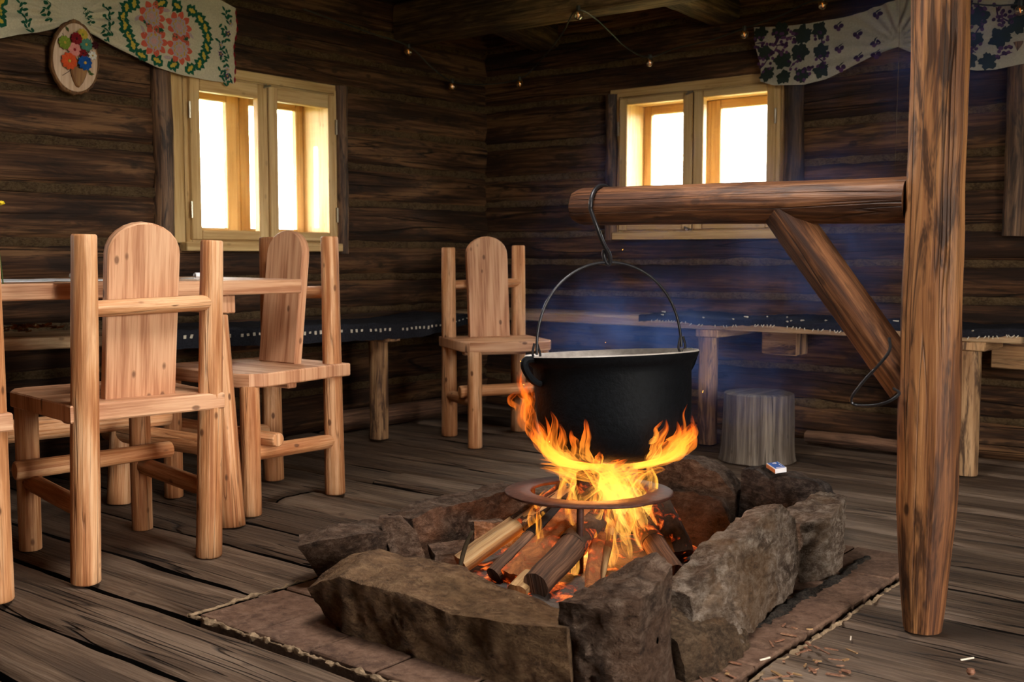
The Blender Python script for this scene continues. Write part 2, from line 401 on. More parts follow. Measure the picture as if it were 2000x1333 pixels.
def mk_glass():
    t = NT('window_glass')
    a = t('ShaderNodeBsdfTransparent', {'Color': c4(.96, .97, .96)}); b = t('ShaderNodeBsdfGlossy', {'Roughness': .02})
    t.t.links.new(t('ShaderNodeMixShader', {0: .05, 1: a, 2: b}), t.out.inputs[0]); return t.m
M['glass'] = mk_glass()
def mk_bulb():
    t = NT('bulb_glass')
    f = t('ShaderNodeFresnel', {'IOR': 1.5})
    a = t('ShaderNodeBsdfTransparent', {'Color': c4(.86, .86, .74)}); b = t('ShaderNodeBsdfGlossy', {'Roughness': .05})
    tr = t('ShaderNodeBsdfTranslucent', {'Color': c4(.85, .85, .45)}); ab = t('ShaderNodeMixShader', {0: .3, 1: a, 2: tr})
    t.t.links.new(t('ShaderNodeMixShader', {0: t.math('ADD', f, .30), 1: ab, 2: b}), t.out.inputs[0]); return t.m
M['bulb'] = mk_bulb()
def emis(name, col, st):
    t = NT(name); e = t('ShaderNodeEmission', {'Color': c4(*col), 'Strength': st}); t.t.links.new(e, t.out.inputs[0]); t.m.cycles.emission_sampling = 'NONE'; return t.m
M['filament'] = emis('lit_filament', (1, .30, .04), .5)
def mk_ember(name, lo, hi, base):
    t = NT(name); p = t('ShaderNodeTexCoord', out=3)
    n = t.noise(p, 22, 6, .65, .4); n2 = t.vor(p, 60)
    k = t.math('MULTIPLY', t.rmp(n, lo, hi), t.rmp(n2, .9, .1, .45, 1))
    c = t.mix(k, c4(1, .06, .005), c4(1, .42, .06))
    b = t('ShaderNodeBsdfPrincipled', {'Base Color': t.mix(t.rmp(n, .3, .6), c4(*base), c4(*(x*.25 for x in base))), 'Roughness': .9, 'Normal': t.bump(n, .9, .01), 'Emission Color': c, 'Emission Strength': t.math('MULTIPLY', k, .9)})
    t.t.links.new(b, t.out.inputs[0]); t.m.cycles.emission_sampling = 'NONE'; return t.m
M['ember'] = mk_ember('ember_bed', .52, .74, (.10, .075, .06))
M['charlog'] = mk_ember('burning_log', .56, .80, (.10, .05, .025))
M['hotlog'] = mk_ember('glowing_log', .52, .85, (.42, .14, .035))
def mk_flame(name, st, c0, c1, c2, lo=.40, hi=.62, floor=.12):
    t = NT(name); u = t.uv(False); sp = t('ShaderNodeSeparateXYZ', {0: u}); tn = t.tint()
    w = t.add(t.mul(u, (1, 1, 1)), t.mul(t.noise(t.mul(u, (10, 5, 1)), 1, 2, .5, 0, 1), (.10, .10, 0)))
    n = t.noise(t.mul(w, (42, 6.5, 1)), 1, 2.5, .55, .6)
    k = t.math('ADD', t.math('MULTIPLY', t.math('POWER', t.rmp(n, lo, hi), 1.6), 1-floor), floor)
    k = t.math('MULTIPLY', k, t.math('MULTIPLY', t.rmp(tn, 1.0, .72), t.rmp(tn, .0, .10, .15, 1)))
    c = t.mix(t.rmp(tn, .0, .5), c4(*c0), c4(*c1)); c = t.mix(t.rmp(tn, .45, 1.), c, c4(*c2))
    e = t('ShaderNodeEmission', {'Color': c, 'Strength': t.math('MULTIPLY', k, st)})
    a = t('ShaderNodeBsdfTransparent', {'Color': t.mix(k, c4(1, 1, 1), c4(.72, .70, .66))})
    t.t.links.new(t('ShaderNodeAddShader', {0: e, 1: a}), t.out.inputs[0]); t.m.cycles.emission_sampling = 'NONE'; return t.m
M['flame'] = mk_flame('flame_bright', .36, (1, .47, .085), (1, .40, .045), (1, .17, .012), lo=.44, hi=.68, floor=.05)
M['flame2'] = mk_flame('flame_orange', .40, (1, .36, .045), (1, .24, .02), (.9, .09, .006), lo=.42, hi=.64, floor=.08)
M['flame3'] = mk_flame('flame_wisp', .27, (1, .22, .02), (1, .16, .012), (.8, .07, .004), lo=.44, hi=.66, floor=.06)
M['spark'] = emis('hot_spark', (1, .30, .04), 3.)
def mk_smoke(dens=1.0):
    t = NT('blue_smoke'); p = t('ShaderNodeTexCoord', out=3)
    w = t.add(p, t.mul(t.add(t.noise(p, 2.6, 3, .55, 0, 1), (-.5, -.5, -.5)), (.45, .45, .35)))
    n = t.rmp(t.noise(t.mul(w, (1, 1, .8)), 5.2, 4, .6), .43, .67)
    tot = 0.
    for (c, r, k) in SMOKE_PUFFS:
        q = t.mul(t.add(p, tuple(-x for x in c)), tuple(1/x for x in r))
        L = t('ShaderNodeVectorMath', {0: q}, out=1, operation='LENGTH')
        tot = t.math('ADD', tot, t.math('MULTIPLY', t.math('POWER', t.rmp(L, 1., 0.), 1.4), k))
    d = t.math('MULTIPLY', t.math('MULTIPLY', n, tot), dens)
    v = t('ShaderNodeVolumePrincipled', {'Color': c4(.20, .36, 1.0), 'Density': d, 'Anisotropy': .3, 'Absorption Color': c4(0, 0, 0)})
    t.t.links.new(v, t.out.inputs[1]); return t.m
SMOKE_C = (-1.85, 3.40, .95)
SMOKE_PUFFS = [((-.38, .10, -.42), (.55, .40, .30), 3.6), ((.38, .05, -.10), (.50, .35, .50), 2.0), ((.72, .0, .55), (.45, .4, .40), 1.4), ((.05, .1, -.55), (.40, .35, .30), 1.8), ((-.1, .2, .0), (1.05, .5, .75), .22)]
M['smoke'] = mk_smoke(.75)
# ------------------------------------------------------------------ setting: log walls, floor, ceiling, windows
def log_wall(name, axis, face, out, a0, a1, seams, holes, posts):
    """axis 0: wall runs along X at y=face; axis 1: along Y at x=face. out: +1/-1 direction away from the room."""
    b = MB(); dep = .085
    ev = np.array([1., 0, 0]) if axis == 0 else np.array([0, 1., 0]); en = np.array([0, out*1., 0]) if axis == 0 else np.array([out*1., 0, 0])
    base = np.array([0, face, 0]) if axis == 0 else np.array([face, 0, 0])
    for r, (z0, z1) in enumerate(zip(seams[:-1], seams[1:])):
        zc, hh = (z0+z1)/2, (z1-z0)/2*1.06
        cuts = [(a0, a1)]
        for (h0, h1, hz0, hz1) in posts:
            if zc > hz0-.02 and zc < hz1+.02:
                nc = []
                for (p, q) in cuts:
                    if h0 > p and h0 < q: nc.append((p, h0))
                    if h1 > p and h1 < q: nc.append((h1, q))
                    if h1 <= p or h0 >= q: nc.append((p, q))
                cuts = nc
        for (p, q) in cuts:
            n = max(4, int((q-p)/.05)); s = np.linspace(p, q, n)
            bulge = .006*fbm(np.stack([s*1.1, np.full(n, r*3.3), np.full(n, face)], -1), 2)
            tz = .012*fbm(np.stack([s*.7, np.full(n, r*5.1+9), np.full(n, face)], -1), 2)
            th = np.linspace(0, 2*PI, 26, endpoint=False); c, sn = np.cos(th), np.sin(th)
            ex = lambda v, e: np.sign(v)*np.abs(v)**e
            px = ex(c, .62); pz = ex(sn, .78)
            P = np.zeros((n, 26, 3))
            for i in range(n):
                endf = min(1, .35+min(i, n-1-i)*.33)
                ring = base+ev*s[i]+np.outer(px*dep*(.55+.45*endf)+dep+.004+bulge[i], en)+np.outer(pz*hh*(.88+.12*endf), [0, 0, 1])+np.array([0, 0, zc+tz[i]])
                P[i] = ring
            lc = P@np.array([.6, .6, 1.0])
            d = fbm(np.stack([(P@ev)*3.2, P[..., 2]*14, np.full(P.shape[:2], r*1.7)], -1), 4)*.016 + fbm(np.stack([(P@ev)*9, P[..., 2]*60, np.full(P.shape[:2], r*2.7)], -1), 2)*.004
            P = P - en*d[..., None]
            per = np.linspace(0, 2*(2*dep+2*hh)*.9, 27)
            b.grid(P, np.tile(per, (n, 1)), np.tile(s[:, None], (1, 27)), True, rng.uniform(.25, .75), 0, False, (rng.uniform(0, 9), rng.uniform(0, 9)))
            for i in (0, n-1):
                cc = P[i].mean(0); F = [[j, (j+1) % 26, 26] for j in range(26)]
                if i == 0: F = [f[::-1] for f in F]
                b.add(np.vstack([P[i], cc]), F, [(0, 0), (.1, 0), (.05, .1)]*26, .3, 0)
    for r, z in enumerate(seams[1:-1]):
        cuts = [(a0, a1)]
        for (h0, h1, hz0, hz1) in posts:
            if z > hz0+.03 and z < hz1+.01:
                nc = []
                for (p, q) in cuts:
                    if h0 > p and h0 < q: nc.append((p, h0))
                    if h1 > p and h1 < q: nc.append((h1, q))
                    if h1 <= p or h0 >= q: nc.append((p, q))
                cuts = nc
        for (p, q) in cuts:
            n = max(4, int((q-p)/.03)); s = np.linspace(p, q, n)
            tz = .012*fbm(np.stack([s*.7, np.full(n, r*5.1+9), np.full(n, face)], -1), 2)
            dd = .018+.012*fbm(np.stack([s*6, np.full(n, r*2.1), np.full(n, face)], -1), 3)
            path = base+np.outer(s, ev)+np.outer(dd+.012, en)+np.outer(z+tz, [0, 0, 1])
            rd = .019+.010*fbm(np.stack([s*8, np.full(n, r*1.3), np.full(n, face+3)], -1), 3)
            b.tube(path, np.maximum(rd, .006), 8, .25, (2, 20), mat=1, seed=r, up=en)
    # sheathing that closes the wall behind the logs, round the openings
    zt = seams[-1]
    cols = sorted([(h0, h1, z0, z1) for (h0, h1, z0, z1) in holes]); x = a0
    def blk(p, q, z0, z1):
        if q-p < .01 or z1-z0 < .01: return
        c = base+ev*(p+q)/2+en*.135+np.array([0, 0, (z0+z1)/2]); hf = np.abs(ev)*(q-p)/2+np.abs(en)*.045+np.array([0, 0, (z1-z0)/2])
        b.box(c, hf, ch=.002, g=axis, tint=.2)
    for (h0, h1, z0, z1) in cols:
        blk(x, h0, -.12, zt); blk(h0, h1, -.12, z0); blk(h0, h1, z1, zt); x = h1
    blk(x, a1, -.12, zt)
    return b.build(name, [M['wall'], M['moss']], ang=50, kind='structure')

LS = [.0, .20, .40, .58, .745, .905, 1.11, 1.29, 1.47, 1.66, 1.80, 1.96, 2.14]
BS = [.0, .17, .33, .50, .66, .82, .965, 1.135, 1.275, 1.45, 1.665, 1.83, 1.99, 2.14]
H1 = (2.80, 3.645, .905, 1.622); H2 = (-3.118, -2.237, .965, 1.652)
H3 = (.2, 1.05, .905, 1.62); H4 = (2.40, 3.10, .85, 1.70); HD = (.30, 1.60, -.2, 1.98)
log_wall('wall_left', 1, XL, -1, YF-.1, YB+.12, LS, [H1, H3], [(2.735, 3.665, .92, 1.655), (.14, 1.11, .92, 1.655)])
log_wall('wall_back', 0, YB, 1, XL-.12, XR+.1, BS, [H2], [(-3.19, -2.195, .98, 1.66)])
log_wall('wall_right', 1, XR, 1, YF-.1, YB+.1, LS, [HD, H4], [(2.34, 3.16, .86, 1.74), (.27, 1.63, -.1, 1.98)])
log_wall('wall_front', 0, YF, -1, XL-.1, XR+.1, BS, [], [])

# upright log posts that close the log courses beside the windows
def wall_post(name, p, z0, z1, r, seed):
    b = MB(); n = 24; path = lin((*p, z0), (*p, z1), n); path[:, :2] += .010*np.stack([fbm(np.stack([path[:, 2]*2, np.full(n, seed), np.zeros(n)], -1)), fbm(np.stack([path[:, 2]*2, np.full(n, seed+4.), np.zeros(n)], -1))], -1)
    b.tube(path, r*(1+.12*fbm(np.stack([path[:, 2]*3, np.full(n, seed+9.), np.zeros(n)], -1))), 16, .08, (3, 4), seed=seed, prof=lambda th: 1+.05*np.cos(4*th))
    return b.build(name, M['postwall'], kind='structure')
wall_post('trim_1', (XL-.012, 2.700), .70, 1.665, .044, 1.)
wall_post('trim_2', (XL-.012, 3.695), .86, 1.665, .036, 2.)
wall_post('trim_3', (-3.165, YB+.012), .93, 1.672, .036, 3.)
wall_post('trim_4', (-2.17, YB+.012), .93, 1.672, .045, 4.)
wall_post('trim_5', (-1.205, YB-.005), .93, 1.70, .045, 5.)

def window(name, axis, face, out, hole, mid, op1, op2, oz, hinge=True):
    a0, a1, z0, z1 = hole
    ev = np.array([1., 0, 0]) if axis == 0 else np.array([0, 1., 0]); en = np.array([0, out*1., 0]) if axis == 0 else np.array([out*1., 0, 0])
    base = np.array([0, face, 0]) if axis == 0 else np.array([face, 0, 0]); up = np.array([0, 0, 1.])
    def bar(b, p, q, za, zb, d0, d1, g=None, ch=.004, mat=0):
        hf = np.abs(ev)*(q-p)/2+np.abs(en)*(d1-d0)/2+up*(zb-za)/2
        if g is None: g = 2 if (zb-za) > (q-p) else (0 if axis == 0 else 1)
        b.box(base+ev*(p+q)/2+en*(d0+d1)/2+up*(za+zb)/2, hf, ch=ch, g=g, tint=rng.uniform(.4, .6), mat=mat)
    root = bpy.data.objects.new(name, None); COL.objects.link(root); root.location = Vector(base+ev*(a0+a1)/2+up*z0); root['kind'] = 'structure'
    b = MB()       # box frame lining the wall, front trim and centre mullion
    t = .028
    bar(b, a0, a0+t, z0, z1, .0, .235); bar(b, a1-t, a1, z0, z1, .0, .235)
    bar(b, a0+t, a1-t, z1-t, z1, .0, .235); bar(b, a0+t, a1-t, z0, z0+t, .0, .235)
    bar(b, mid-.02, mid+.02, z0+t, z1-t, .006, .05)
    bar(b, a0-.02, a1+.02, z0-.035, z0+.004, -.03, .06)
    for (p, q) in ((a0-.062, a0-.001), (a1+.001, a1+.018)): bar(b, p, q, z0, z1+.02, .004, .07)
    bar(b, a0-.06, a1+.018, z1+.001, z1+.045, .006, .07)
    b.build('frame', M['winwood'], root)
    for k, (o0, o1) in enumerate((op1, op2)):     # inner casements
        s0 = a0+.016 if k == 0 else mid+.004; s1 = mid-.004 if k == 0 else a1-.016
        b = MB(); d0, d1 = -.022, .016
        bar(b, s0, o0, z0+.014, z1-.010, d0, d1); bar(b, o1, s1, z0+.014, z1-.010, d0, d1)
        bar(b, o0, o1, oz[1], z1-.010, d0, d1); bar(b, o0, o1, z0+.014, oz[0], d0, d1)
        sa = b.build('casement', M['winwood'], root)
        b = MB(); bar(b, o0-.004, o1+.004, oz[0]-.004, oz[1]+.004, .002, .005, ch=.0005); b.build('pane', M['glass'], sa)
        if hinge:
            b = MB(); hy = s0-.004 if k == 0 else s1+.004
            for zz in (z0+.14, z1-.16): b.tube([base+ev*hy-en*.024+up*(zz-.035), base+ev*hy-en*.024+up*(zz+.035)], .006, 8)
            b.build('hinge', M['brass'], sa)
    b = MB()       # outer sashes at the far side of the wall
    e0, e1 = .195, .228; om = mid+(.0 if axis == 1 else -.03)
    for (p, q) in ((a0+t, a0+t+.045), (om-.065, om-.01), (om+.01, om+.065), (a1-t-.045, a1-t)): bar(b, p, q, z0+t, z1-t, e0, e1)
    for (p, q) in ((a0+t+.045, om-.065), (om+.065, a1-t-.045)):
        bar(b, p, q, z0+t, z0+t+.045, e0, e1); bar(b, p, q, z1-t-.045, z1-t, e0, e1)
    bar(b, om-.012, om+.012, z0+t, z1-t, e0+.006, e1-.006)
    so = b.build('outer_sash', M['winwood'], root)
    b = MB()
    for (p, q) in ((a0+t+.04, om-.06), (om+.06, a1-t-.04)): bar(b, p, q, z0+t+.04, z1-t-.04, .210, .213, ch=.0005)
    b.build('pane', M['glass'], so)
    b = MB()       # turn latches at top and bottom of the mullion
    for zz, sg in ((z1-.012, 1), (z0+.012, -1)):
        c = base+ev*(mid-.02)-en*.03+up*zz
        b.tube([c+en*.014, c-en*.006], .005, 8); b.tube([c-en*.004+ev*.026, c-en*.004-ev*.012-up*.012*sg], .005, 8)
    b.build('latch', M['brass'], root)
    return root
window('window_1', 1, XL, -1, H1, 3.228, (2.865, 3.172), (3.283, 3.587), (.961, 1.547))
window('window_2', 0, YB, 1, H2, -2.680, (-3.057, -2.735), (-2.624, -2.294), (1.022, 1.608))
window('window_3', 1, XL, -1, H3, .628, (.265, .572), (.683, .987), (.961, 1.547), False)
window('window_4', 1, XR, 1, H4, 2.75, (2.465, 2.70), (2.80, 3.035), (.915, 1.63), False)
b = MB()
for p, hf, g in (((XR+.10, .31, .97), (.14, .03, .97), 2), ((XR+.10, 1.59, .97), (.14, .03, .97), 2), ((XR+.10, .95, 1.955), (.14, .66, .025), 1)): b.box(p, hf, g=g)
b.build('added_doorway', M['winwood'], kind='structure')  # doorway added out of view to side-light chair backs and stones

# floor: hewn planks running along X, cut round the brick hearth
HX0, HX1, HY0, HY1 = -2.185, -.975, 1.515, 3.105
b = MB(); ys = [HY0]
while ys[-1] > YF: ys.append(ys[-1]-rng.uniform(.19, .27))
ys = ys[::-1]; mid_ = list(np.linspace(HY0, HY1, 8)[1:]); mid_ = [y+(rng.uniform(-.02, .02) if y < HY1-.01 else 0) for y in mid_]; ys += mid_
while ys[-1] < YB+.1: ys.append(ys[-1]+rng.uniform(.19, .27))
for r, (y0, y1) in enumerate(zip(ys[:-1], ys[1:])):
    segs = [(XL-.05, XR+.05)]
    if y0 >= HY0-.01 and y1 <= HY1+.01: segs = [(XL-.05, HX0), (HX1, XR+.05)]
    out = []
    for (p, q) in segs:
        if rng.random() < .6 and q-p > 1.5:
            m = rng.uniform(p+.5, q-.5); out += [(p, m-.004), (m+.004, q)]
        else: out.append((p, q))
    for (p, q) in out:
        n = max(3, int((q-p)/.04)); m = 13; xs = np.linspace(p, q, n); tt = np.linspace(0, 1, m); tt = .5-.5*np.cos(tt*PI)*(1-.25*np.sin(tt*PI))
        g0 = y0+.007+.013*np.abs(fbm(np.stack([xs*2.3, np.full(n, r*1.9), np.zeros(n)], -1), 3))*2
        g1 = y1-.007-.013*np.abs(fbm(np.stack([xs*2.3, np.full(n, r*1.9+50), np.zeros(n)], -1), 3))*2
        Y = g0[:, None]+(g1-g0)[:, None]*tt; X = np.tile(xs[:, None], (1, m))
        zt_ = rng.uniform(-.004, .003)
        Z = zt_+.004*fbm(np.stack([X*1.5, Y*6, np.full(X.shape, r*.7)], -1), 3)+.0035*fbm(np.stack([X*3.5, Y*40, np.full(X.shape, r*1.7)], -1), 3)
        e = np.minimum(tt, 1-tt); Z = Z-.014*np.exp(-(e*(y1-y0)/.012))
        Pm = np.stack([X, Y, Z], -1)
        lo = Pm[:, :1].copy(); lo[..., 2] = -.05; hi = Pm[:, -1:].copy(); hi[..., 2] = -.05
        for sd, (A, B_) in enumerate(((lo, Pm[:, :1]), (Pm[:, -1:], hi))):     # grimy sides of the gap between planks
            g2 = np.concatenate([A, B_], 1); b.grid(g2, np.tile([0, .05], (n, 1)), np.tile(xs[:, None], (1, 2)), False, .5, 1, True)
        U, V = Y, X
        b.grid(Pm, U, V, False, rng.uniform(.25, .75), 0, True, (rng.uniform(0, 9), rng.uniform(0, 9)))
b.box(((XL+XR)/2, (YF+YB)/2, -.08), ((XR-XL)/2+.35, (YB-YF)/2+.35, .03), ch=.001, mat=1)
b.build('floor', [M['floor'], M['black']], ang=60, kind='structure')

# hearth paving of brick tiles with mortar crumbs along its edges
b = MB(); nx = 6; xs = np.linspace(HX0+.012, HX1-.012, nx+1); ys_ = np.linspace(HY0+.012, HY1-.012, 7)
for i in range(nx):
    for j in range(6):
        cx, cy = (xs[i]+xs[i+1])/2, (ys_[j]+ys_[j+1])/2
        b.box((cx, cy, -.018+rng.uniform(-.002, .002)), ((xs[1]-xs[0])/2-.003, (ys_[1]-ys_[0])/2-.003, .022), ch=.004, tint=rng.uniform(.3, .7))
b.build('floor_hearth_paving', M['paver'], kind='structure')
b = MB()
for a, c in (((HX0-.006, HY0, .003), (HX1, HY0, .003)), ((HX0-.002, HY0, .003), (HX0-.002, HY1, .003)), ((HX1+.006, HY0, -.002), (HX1+.006, HY1, -.002))):
    n = 200; path = lin(a, c, n); d = vec3(path*30, 3); path = path+d*np.array([.010, .010, .005])-np.array([0, 0, .002])
    b.tube(path, np.maximum(.004+.008*fbm(path*34, 3), .0012), 7, .9, (5, 120), seed=c[0])
b.build('trim_6', M['mortar'], kind='structure')

# ceiling: cross beam near the back wall, joists behind it, rough boards above
b = MB()
VX0, VX1, VY0, VY1 = -1.85, -1.25, 1.51, 2.13       # opening added in the unseen boards to bring top light onto the hearth
xe = [XL-.25, -3.7, -3.2, -2.65, VX0, -1.55, VX1, -.75, -.3, .2, .7, 1.2, 1.7, 2.2, XR+.25]
for x0, x1 in zip(xe[:-1], xe[1:]):
    for y0, y1 in ([(YF-.3, VY0), (VY1, YB+.3)] if VX0-.01 < x0 < VX1-.01 else [(YF-.3, YB+.3)]):
        b.box(((x0+x1)/2, (y0+y1)/2, ZC+.02+rng.uniform(0, .008)), ((x1-x0)/2, (y1-y0)/2, .016), g=1, ch=.001, tint=rng.uniform(.2, .6))
b.build('ceiling', M['beam'], kind='structure')
def hewn(b, a, c, hw, hh, seed):
    n = 40; path = lin(a, c, n); path[:, 2] += .008*fbm(np.stack([np.linspace(0, 4, n), np.full(n, seed), np.zeros(n)], -1))
    k = hw/hh
    pf = lambda th: 1/np.maximum(np.abs(np.cos(th)), np.abs(np.sin(th)))**.86
    b.tube(path, hh, 28, .05, (4, 3), prof=pf, seed=seed, up=(0, 0, 1))
b = MB(); hewn(b, (XL, 4.145, 2.026), (XR, 4.145, 2.026), .095, .098, 3.); b.build('ceiling_beam', M['beam'], kind='structure', ang=60)
for i, (xa, xb) in enumerate(((-3.46, -3.60), (-2.50, -2.545), (-1.35, -1.40), (-.2, -.2), (1.0, 1.0))):
    b = MB(); hewn(b, (xa, 4.24, 2.035), (xb, YB+.02, 2.035), .08, .088, 5.+i); b.build('ceiling_beam', M['beam'], kind='structure', ang=60)
for i, y in enumerate((1.2, -.6)):
    b = MB(); hewn(b, (XL, y, 2.10), (XR, y, 2.10), .08, .085, 12.+i); b.build('ceiling_beam', M['beam'], kind='structure', ang=60)

# outside: meadow ground and the overhang of the roof
b = MB(); b.box((0, 1, -.55), (60, 60, .05), ch=.01); b.build('ground', M['grass'], kind='structure')
b = MB(); b.box((XL-.50, 1.2, 1.80), (.42, 4.6, .03), g=1); b.box((XL-.88, 1.2, 1.735), (.03, 4.6, .06), g=1); b.build('roof_eave', M['beam'], kind='structure')
# ------------------------------------------------------------------ stones round the fire
def stone(name, label, secs, mat, seed, amp=(.016, 6, .010, 22), ridge=0, step=.013, ang=32):
    b = MB(); b.loft(secs, step, amp, seed, ridge=ridge); o = b.build(name, M[mat], ang=ang)
    return tag(o, label, 'stone', 'stones round the fire pit')
stone('hearth_stone', 'long tan slab of stone lying along the front edge of the fire pit', [
    [(-1.925, 1.668, .05), (-1.912, 1.645, .09), (-1.925, 1.70, .105), (-1.93, 1.71, .05)],
    [(-1.87, 1.668, .015), (-1.85, 1.632, .122), (-1.905, 1.77, .13), (-1.92, 1.79, 0)],
    [(-1.80, 1.655, 0), (-1.79, 1.630, .146), (-1.885, 1.85, .140), (-1.88, 1.87, 0)],
    [(-1.72, 1.650, 0), (-1.725, 1.630, .138), (-1.815, 1.855, .131), (-1.8, 1.88, 0)],
    [(-1.58, 1.645, 0), (-1.577, 1.628, .141), (-1.62, 1.855, .138), (-1.60, 1.88, 0)],
    [(-1.45, 1.64, 0), (-1.46, 1.628, .127), (-1.575, 1.855, .125), (-1.52, 1.88, 0)],
    [(-1.30, 1.645, 0), (-1.316, 1.628, .140), (-1.40, 1.855, .110), (-1.38, 1.87, 0)],
    [(-1.185, 1.65, 0), (-1.185, 1.640, .148), (-1.29, 1.85, .102), (-1.28, 1.87, 0)]], 'rockA', 1, (.014, 6, .008, 26))
stone('hearth_stone', 'upright dark block of stone at the near corner of the fire pit, rusty slate sides', [
    [(-1.235, 1.70, 0), (-1.225, 1.685, .175), (-1.275, 1.90, .165), (-1.27, 1.90, 0)],
    [(-1.17, 1.675, 0), (-1.165, 1.680, .188), (-1.20, 1.895, .215), (-1.20, 1.90, 0)],
    [(-1.10, 1.675, 0), (-1.10, 1.690, .205), (-1.135, 1.89, .245), (-1.14, 1.90, 0)],
    [(-1.055, 1.70, 0), (-1.06, 1.720, .205), (-1.10, 1.88, .225), (-1.09, 1.89, 0)]], 'rockB', 2, (.018, 7, .014, 18), ridge=0)
stone('hearth_stone', 'large pale grey wedge of stone leaning on the right side of the fire pit', [
    [(-1.085, 1.97, 0), (-1.125, 2.00, .13), (-1.21, 2.03, .125), (-1.27, 2.03, 0)],
    [(-1.055, 2.07, .02), (-1.125, 2.11, .165), (-1.21, 2.13, .16), (-1.29, 2.1, 0)],
    [(-1.075, 2.20, .02), (-1.135, 2.27, .20), (-1.215, 2.29, .19), (-1.3, 2.26, 0)],
    [(-1.105, 2.36, .01), (-1.145, 2.40, .218), (-1.22, 2.42, .205), (-1.3, 2.42, 0)],
    [(-1.13, 2.50, .01), (-1.150, 2.52, .228), (-1.215, 2.53, .215), (-1.3, 2.53, 0)],
    [(-1.15, 2.60, .02), (-1.150, 2.59, .19), (-1.215, 2.60, .175), (-1.29, 2.6, 0)],
    [(-1.165, 2.63, .03), (-1.160, 2.63, .10), (-1.215, 2.63, .10), (-1.25, 2.63, .02)]], 'rockC', 3, (.016, 6, .012, 24))
stone('hearth_stone', 'low crumbly brown stone bedded in earth under the big grey wedge', [
    [(-1.06, 1.87, 0), (-1.09, 1.89, .075), (-1.17, 1.92, .10), (-1.22, 1.93, 0)],
    [(-1.035, 1.95, 0), (-1.075, 1.97, .085), (-1.16, 1.99, .10), (-1.25, 2.0, 0)],
    [(-1.035, 2.06, 0), (-1.06, 2.08, .06), (-1.15, 2.09, .08), (-1.25, 2.1, 0)],
    [(-1.065, 2.16, 0), (-1.08, 2.17, .025), (-1.14, 2.18, .03), (-1.2, 2.18, 0)]], 'earth', 4, (.014, 9, .012, 34))
stone('hearth_stone', 'tall block with a striped grey side at the right rear corner of the fire pit', [
    [(-1.165, 2.66, 0), (-1.165, 2.66, .155), (-1.26, 2.70, .15), (-1.28, 2.72, 0)],
    [(-1.125, 2.72, 0), (-1.115, 2.72, .162), (-1.24, 2.84, .165), (-1.28, 2.84, 0)],
    [(-1.135, 2.85, 0), (-1.135, 2.86, .175), (-1.24, 2.93, .175), (-1.28, 2.93, 0)],
    [(-1.175, 2.93, 0), (-1.165, 2.95, .175), (-1.23, 2.98, .17), (-1.26, 2.98, 0)]], 'rockC', 5, (.010, 7, .010, 26), ridge=.012)
stone('hearth_stone', 'dark reddish stone with a dipped top at the back of the pit, under the matchbox', [
    [(-1.545, 3.05, 0), (-1.53, 3.04, .195), (-1.56, 3.17, .18), (-1.56, 3.2, 0)],
    [(-1.47, 3.03, 0), (-1.48, 3.03, .203), (-1.50, 3.17, .19), (-1.50, 3.2, 0)],
    [(-1.42, 3.03, 0), (-1.43, 3.03, .178), (-1.45, 3.17, .175), (-1.45, 3.2, 0)],
    [(-1.37, 3.03, 0), (-1.375, 3.03, .200), (-1.40, 3.17, .185), (-1.4, 3.2, 0)],
    [(-1.28, 3.05, 0), (-1.28, 3.04, .180), (-1.29, 3.15, .16), (-1.3, 3.18, 0)],
    [(-1.24, 3.08, 0), (-1.245, 3.06, .13), (-1.25, 3.13, .13), (-1.25, 3.15, 0)]], 'rockD', 6, (.010, 7, .012, 24))
stone('hearth_stone', 'broad red-brown stone with a rounded top behind the iron trivet', [
    [(-1.915, 3.05, 0), (-1.905, 3.06, .16), (-1.93, 3.20, .15), (-1.93, 3.24, 0)],
    [(-1.80, 3.02, 0), (-1.81, 3.04, .200), (-1.84, 3.20, .19), (-1.84, 3.24, 0)],
    [(-1.70, 3.0, 0), (-1.69, 3.03, .205), (-1.73, 3.19, .19), (-1.73, 3.24, 0)],
    [(-1.60, 3.0, 0), (-1.595, 3.03, .175), (-1.63, 3.17, .165), (-1.63, 3.22, 0)],
    [(-1.54, 3.02, 0), (-1.55, 3.04, .115), (-1.57, 3.15, .12), (-1.57, 3.2, 0)]], 'rockB', 7, (.014, 7, .010, 20))
stone('hearth_stone', 'flat brown slate leaning inside the pit against the broad rear stone', [
    [(-1.70, 2.80, 0), (-1.76, 2.93, .12), (-1.77, 2.97, .115), (-1.74, 2.97, 0)],
    [(-1.60, 2.76, 0), (-1.64, 2.94, .125), (-1.65, 2.98, .12), (-1.64, 2.97, 0)],
    [(-1.49, 2.74, 0), (-1.535, 2.92, .118), (-1.54, 2.96, .115), (-1.53, 2.95, 0)],
    [(-1.45, 2.76, 0), (-1.47, 2.86, .07), (-1.48, 2.90, .07), (-1.48, 2.90, 0)]], 'rockB', 8, (.008, 7, .008, 24))
stone('hearth_stone', 'long cracked stone with a flat grey top forming the far left side of the pit', [
    [(-2.075, 2.19, 0), (-2.085, 2.17, .125), (-2.20, 2.19, .115), (-2.21, 2.2, 0)],
    [(-2.06, 2.30, 0), (-2.085, 2.29, .138), (-2.22, 2.32, .125), (-2.22, 2.33, 0)],
    [(-2.07, 2.45, 0), (-2.09, 2.45, .130), (-2.22, 2.47, .12), (-2.22, 2.47, 0)],
    [(-2.08, 2.60, 0), (-2.09, 2.60, .130), (-2.21, 2.62, .125), (-2.21, 2.62, 0)],
    [(-2.07, 2.69, 0), (-2.085, 2.69, .135), (-2.2, 2.70, .12), (-2.2, 2.7, 0)]], 'rockB', 9, (.012, 8, .010, 22))
